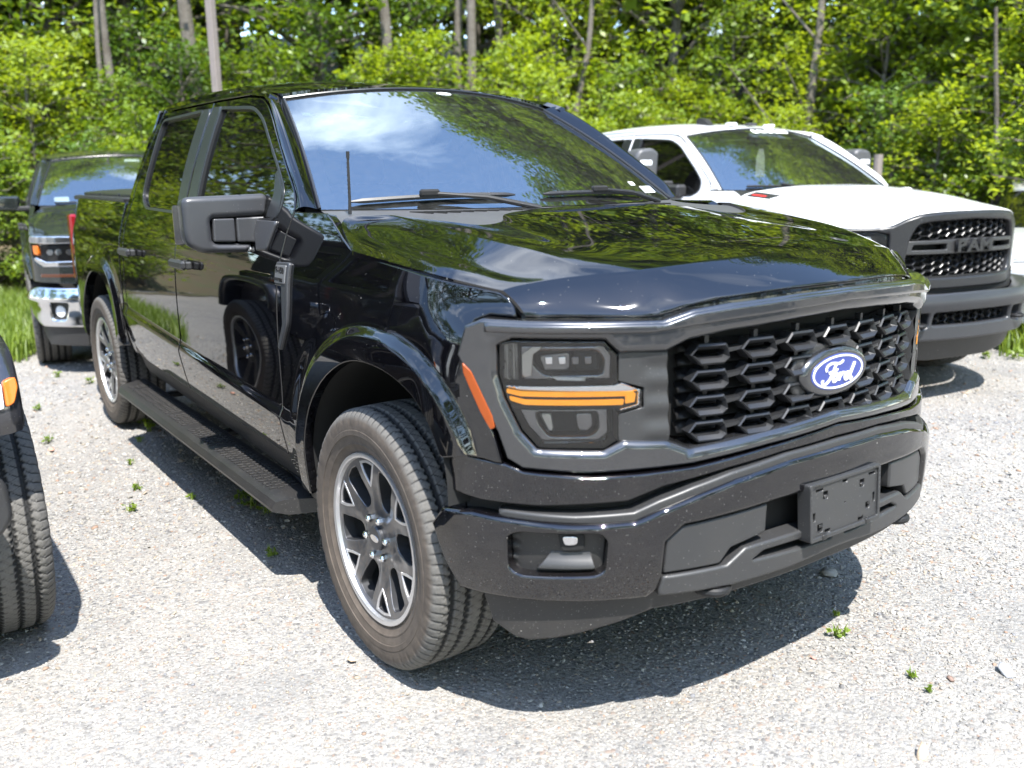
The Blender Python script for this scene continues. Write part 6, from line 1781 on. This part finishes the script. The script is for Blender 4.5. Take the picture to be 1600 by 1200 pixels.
sheet_on_glass('windshield_sticker', -.70, -.58, .06, .16, PAPER, REARV, -.004)
sheet_on_glass('windshield_sticker', -.02, .12, .86, .92, PAPER, REARV, -.004)
bl = [wsp(x, .03, .014) for x in np.linspace(-.70, -.12, 10)]
Bag().tube(bl, .010, 6).build('wiper', BLACK, REARV)

# ------------------------------------------------------------------ grey off-road car at the left
JEEP = empty('offroad_car', (-2.745, 1.12, 0))
tag(JEEP, 'dark grey boxy off-road car with flat fender flares and amber corner lamp', 'car')
four_wheels(JEEP, 'six', TYRE_ME, front=.86, rear=3.30, half=.832, r_=.4145, mats=DARK_METAL)
# hood, grille, tub
JH = [[(0, .22, 1.13), (.30, .22, 1.125), (.44, .23, 1.10), (.475, .25, 1.04)], [(0, .30, 1.165), (.32, .30, 1.16), (.475, .30, 1.135), (.51, .30, 1.05)], [(0, .7, 1.20), (.38, .7, 1.195), (.56, .7, 1.165), (.60, .7, 1.06)], [(0, 1.35, 1.235), (.46, 1.35, 1.23), (.66, 1.35, 1.19), (.70, 1.35, 1.06)]]
grid('hood', loft(JH, 8, 6), GREY_PAINT, JEEP, .03, (0, 0, -1))
jg = panel('grille', plane_xz(.20, lambda UV: .25 * np.abs(UV[:, 0]) ** 2), rnd([(-.50, .72), (.50, .72), (.53, .95), (.47, 1.11), (-.47, 1.11), (-.53, .95)], .05), GREY_PAINT, JEEP, holes=[rnd(rect(x, .92, .048, .27), .02) for x in (-.216, -.144, -.072, 0, .072, .144, .216)] + [[(sx * .385 + .092 * math.cos(a), .95 + .092 * math.sin(a)) for a in np.linspace(0, 6.283, 28, endpoint=False)] for sx in (-1, 1)], res=.04, bd=.02, er=.008, t=.06)
panel('grille_backing', plane_xz(.27), rect(0, .92, .9, .34), BLACK, jg, res=.2, er=.001, t=0)
for sx in (-1, 1):
    panel('headlamp', plane_xz(.225, lambda UV: -.0 + 2.0 * ((UV[:, 0] - sx * .385) ** 2 + (UV[:, 1] - .95) ** 2)), [(sx * .385 + .088 * math.cos(a), .95 + .088 * math.sin(a)) for a in np.linspace(0, 6.283, 24, endpoint=False)], WHITE_LENS, JEEP, res=.03, er=.004, t=.02)
# flares: swept shell, front face carries the lamp
def flare(y0):
    path = np.array([(.345, .795), (.330, .84), (.335, .90), (.362, .965), (.42, 1.025), (.52, 1.062), (.80, 1.085), (1.08, 1.075), (1.26, 1.02), (1.36, .90), (1.40, .74)]) + [y0, 0]
    pc = crv(path, n=4); rows = []
    T = np.gradient(pc, axis=0); T /= np.linalg.norm(T, axis=1)[:, None]; Nn = np.stack([T[:, 1], -T[:, 0]], 1) * -1
    for (x, off) in ((.60, .0), (.80, .002), (.885, -.004), (.918, -.016), (.928, -.04), (.924, -.075), (.905, -.088), (.86, -.09), (.60, -.07)):
        rows.append(np.column_stack([np.full(len(pc), -x), pc[:, 0] + Nn[:, 0] * off, pc[:, 1] + Nn[:, 1] * off]))
    return grid('fender_flare', rows, GREY_PAINT, JEEP)
for y0 in (0, 2.44):
    f0 = flare(y0); mirrored(f0, JEEP)
for sx in (-1, 1):
    def fl(pts, dy, nm, mt, par):
        return panel(nm, lambda UV: np.stack([UV[:, 0] * -sx, .327 + dy + 1.6 * np.maximum(0, -UV[:, 0] - .84) ** 2 + .12 * np.abs(UV[:, 1] - .88), UV[:, 1]], 1), rnd(pts, .008, 2), mt, par, res=.02, bd=.012, er=.004, t=.03, sgn=-sx)
    dl = fl([(-.73, .868), (-.878, .876), (-.879, .950), (-.73, .938)], -.005, 'running_lamp', WHITE_LENS, JEEP)
    fl([(-.882, .880), (-.906, .890), (-.921, .935), (-.917, .965), (-.884, .955)], -.006, 'turn_signal', AMBER_DEEP, JEEP)
jb = Bag(); jb.box((0, .24, .65), (1.40, .20, .15), .03); jb.box((0, .30, .60), (.9, .15, .10), .03)
jbm = jb.build('bumper', PLASTIC, JEEP)
for sx in (-1, 1):
    ec = panel('bumper_end', lambda UV: np.stack([UV[:, 0] * -sx, .145 + .9 * np.maximum(0, -UV[:, 0] - .66) ** 2, UV[:, 1] - .035], 1), rnd([(-.60, .595), (-.81, .575), (-.857, .63), (-.852, .735), (-.81, .775), (-.60, .77)], .03), PLASTIC_GREY, JEEP, holes=[rnd([(-.70, .64), (-.80, .635), (-.805, .72), (-.70, .73)], .02)], res=.02, bd=.015, er=.022, t=.14, sgn=-sx, hole_er=.01)
    panel('fog_lamp', lambda UV: np.stack([UV[:, 0] * -sx, np.full(len(UV), .19), UV[:, 1]], 1), rect(-.75, .645, .11, .10), BLACK, ec, res=.05, er=.002, t=.02, sgn=-sx)
tub = Bag(); tub.box((0, 2.55, .88), (1.56, 2.5, .62), .05); tub.box((0, .85, .80), (1.0, 1.2, .55), .04); tub.box((0, 2.0, .46), (.9, 3.6, .16), .03)
tub.build('body_tub', GREY_PAINT, JEEP)
def quad(nm, pts, mt, par, t_=.03):
    V = np.array(pts, float); n = np.cross(V[1] - V[0], V[3] - V[0]); n /= np.linalg.norm(n)
    return make(nm, np.concatenate([V, V - n * t_]), [(0, 1, 2, 3), (7, 6, 5, 4), (0, 4, 5, 1), (1, 5, 6, 2), (2, 6, 7, 3), (3, 7, 4, 0)], mt, par, smooth=False)
for sx in (-1, 1):
    for (y0, y1) in ((1.45, 2.35), (2.37, 3.15)):
        d_ = panel('door', lambda UV: np.stack([-sx * -(.785 - .10 * np.maximum(0, UV[:, 1] - 1.22)), UV[:, 0], UV[:, 1]], 1) if False else np.stack([np.full(len(UV), 0.0) + sx * (.788 - .14 * np.maximum(0, UV[:, 1] - 1.22)), UV[:, 0], UV[:, 1]], 1), rnd([(y0, .62), (y1, .62), (y1, 1.74), (y0 + (.25 if y0 < 2 else 0), 1.74), (y0, 1.24)], .04), GREY_PAINT, JEEP, holes=[rnd([(y0 + .10, 1.27), (y1 - .07, 1.27), (y1 - .07, 1.68), (y0 + (.28 if y0 < 2 else .08), 1.68)], .04)], res=.08, er=.006, t=.04, sgn=sx)
        panel('door_window', lambda UV: np.stack([sx * (.772 - .14 * np.maximum(0, UV[:, 1] - 1.22)), UV[:, 0], UV[:, 1]], 1), rnd([(y0 + .10, 1.27), (y1 - .07, 1.27), (y1 - .07, 1.68), (y0 + (.28 if y0 < 2 else .08), 1.68)], .04), TINTED, d_, res=.2, er=.002, t=0, sgn=sx)
    quad('windscreen_pillar', [(sx * .74, 1.40, 1.20), (sx * .66, 1.40, 1.20), (sx * .62, 1.72, 1.74), (sx * .70, 1.72, 1.74)], GREY_PAINT, JEEP)
quad('windshield', [(-.66, 1.41, 1.21), (.66, 1.41, 1.21), (.62, 1.72, 1.73), (-.62, 1.72, 1.73)], WINDSHIELD, JEEP, .006)
ht = Bag(); ht.box((0, 2.72, 1.775), (1.44, 2.08, .07), .03); ht.box((0, 3.72, 1.48), (1.42, .06, .56), .02); ht.box((-.70, 3.45, 1.48), (.05, .52, .56), .02); ht.box((.70, 3.45, 1.48), (.05, .52, .56), .02)
ht.build('hard_top', PLASTIC, JEEP)

# ------------------------------------------------------------------ pale silver car beyond the white pickup
x, y = at_view(1640, 9.1)
CAR = empty('parked_car', (x - .2, y - .55, 0), rad(-62))
tag(CAR, 'pale silver car with white front plate just showing beyond the white pickup', 'car')
four_wheels(CAR, 'six', TYRE_FAR, front=.85, rear=3.45, half=.72, r_=.33)
for o in CAR.children: o.scale = (.8, .8, .8)
CH = [[(0, .10, .80), (.35, .11, .80), (.60, .16, .79), (.76, .28, .75)], [(0, .25, .86), (.40, .25, .86), (.66, .30, .85), (.82, .40, .80)], [(0, .8, .95), (.42, .8, .95), (.70, .8, .94), (.86, .8, .88)], [(0, 1.25, 1.00), (.42, 1.25, 1.0), (.72, 1.25, .99), (.87, 1.25, .93)]]
grid('hood', loft(CH, 6, 5), SILVER_PAINT, CAR, .02, (0, 0, -1))
def car_side(UV): return np.stack([-(.88 - .10 * np.maximum(0, .5 - UV[:, 1]) - .5 * np.maximum(0, UV[:, 1] - .90) ** 1.5 - .5 * np.maximum(0, .45 - UV[:, 0]) ** 2), UV[:, 0], UV[:, 1]], 1)
ac = [(.85 + .37 * math.cos(a), .33 + .37 * math.sin(a)) for a in np.linspace(math.pi, 0, 14)]; ac2 = [(q[0] + 2.6, q[1]) for q in ac]
cs = panel('body_side', car_side, [(.18, .30)] + ac + ac2 + [(4.3, .35), (4.35, .95), (1.25, .94), (.42, .80), (.20, .70)], SILVER_PAINT, CAR, res=.06, er=.01, t=.04, sgn=-1); mirrored(cs, CAR)
CP = Plan([(0, .0), (.3, .012), (.55, .06), (.7, .13), (.82, .26), (.86, .40)])
cb = panel('bumper', CP.surf(lambda UV: .05 * np.exp(-((UV[:, 1] - .46) / .08) ** 2)), CP.poly(full([(0, .80), (.55, .79), (.84, .74), (.855, .40), (.8, .26), (0, .24)])), SILVER_PAINT, CAR, holes=[CP.poly(rnd(full([(0, .74), (.40, .73), (.36, .62), (0, .61)]), .02))], res=.05, er=.012, t=.05)
panel('grille_backing', CP.surf(-.05), CP.poly(full([(0, .76), (.45, .75), (.4, .6), (0, .6)])), BLACK, CAR, res=.1, er=.001, t=0)
panel('number_plate', plane_xz(-.058), rnd(rect(-.30, .50, .30, .15), .008), WHITE, CAR, res=.1, er=.002, t=.01)
for sx in (-1, 1):
    panel('headlamp', CP.surf(.006), CP.poly([(sx * a, z) for a, z in ((.48, .76), (.80, .735), (.83, .66), (.52, .66))]), WHITE_LENS, CAR, res=.05, er=.01, t=.02)
cab_rows = []
for (y_, z_, w_, wz) in ((1.20, .98, .78, .93), (1.75, 1.32, .64, .95), (2.3, 1.42, .60, .96), (3.1, 1.38, .60, .96), (3.75, 1.02, .74, .95)):
    cab_rows.append([(-.84, y_, wz), (-w_ - .02, y_, z_ - .05), (-w_ * .8, y_, z_), (0, y_, z_ + .02), (w_ * .8, y_, z_), (w_ + .02, y_, z_ - .05), (.84, y_, wz)])
grid('cabin', cab_rows, TINTED, CAR)
grid('roof', [[(x_, y_, z_ + .012 + .02 * (1 - (x_ / .6) ** 2)) for x_ in np.linspace(-.6, .6, 9)] for y_, z_ in ((1.8, 1.335), (2.3, 1.425), (3.1, 1.385))], SILVER_PAINT, CAR, .02, (0, 0, -1))
Bag().box((0, 2.2, .55), (1.5, 3.9, .5), .1).build('floor_pan', BLACK, CAR)
for sx in (-1, 1):
    Bag().box((sx * .98, 1.55, 1.02), (.20, .11, .13), .04).build('side_mirror', BLACK, CAR)
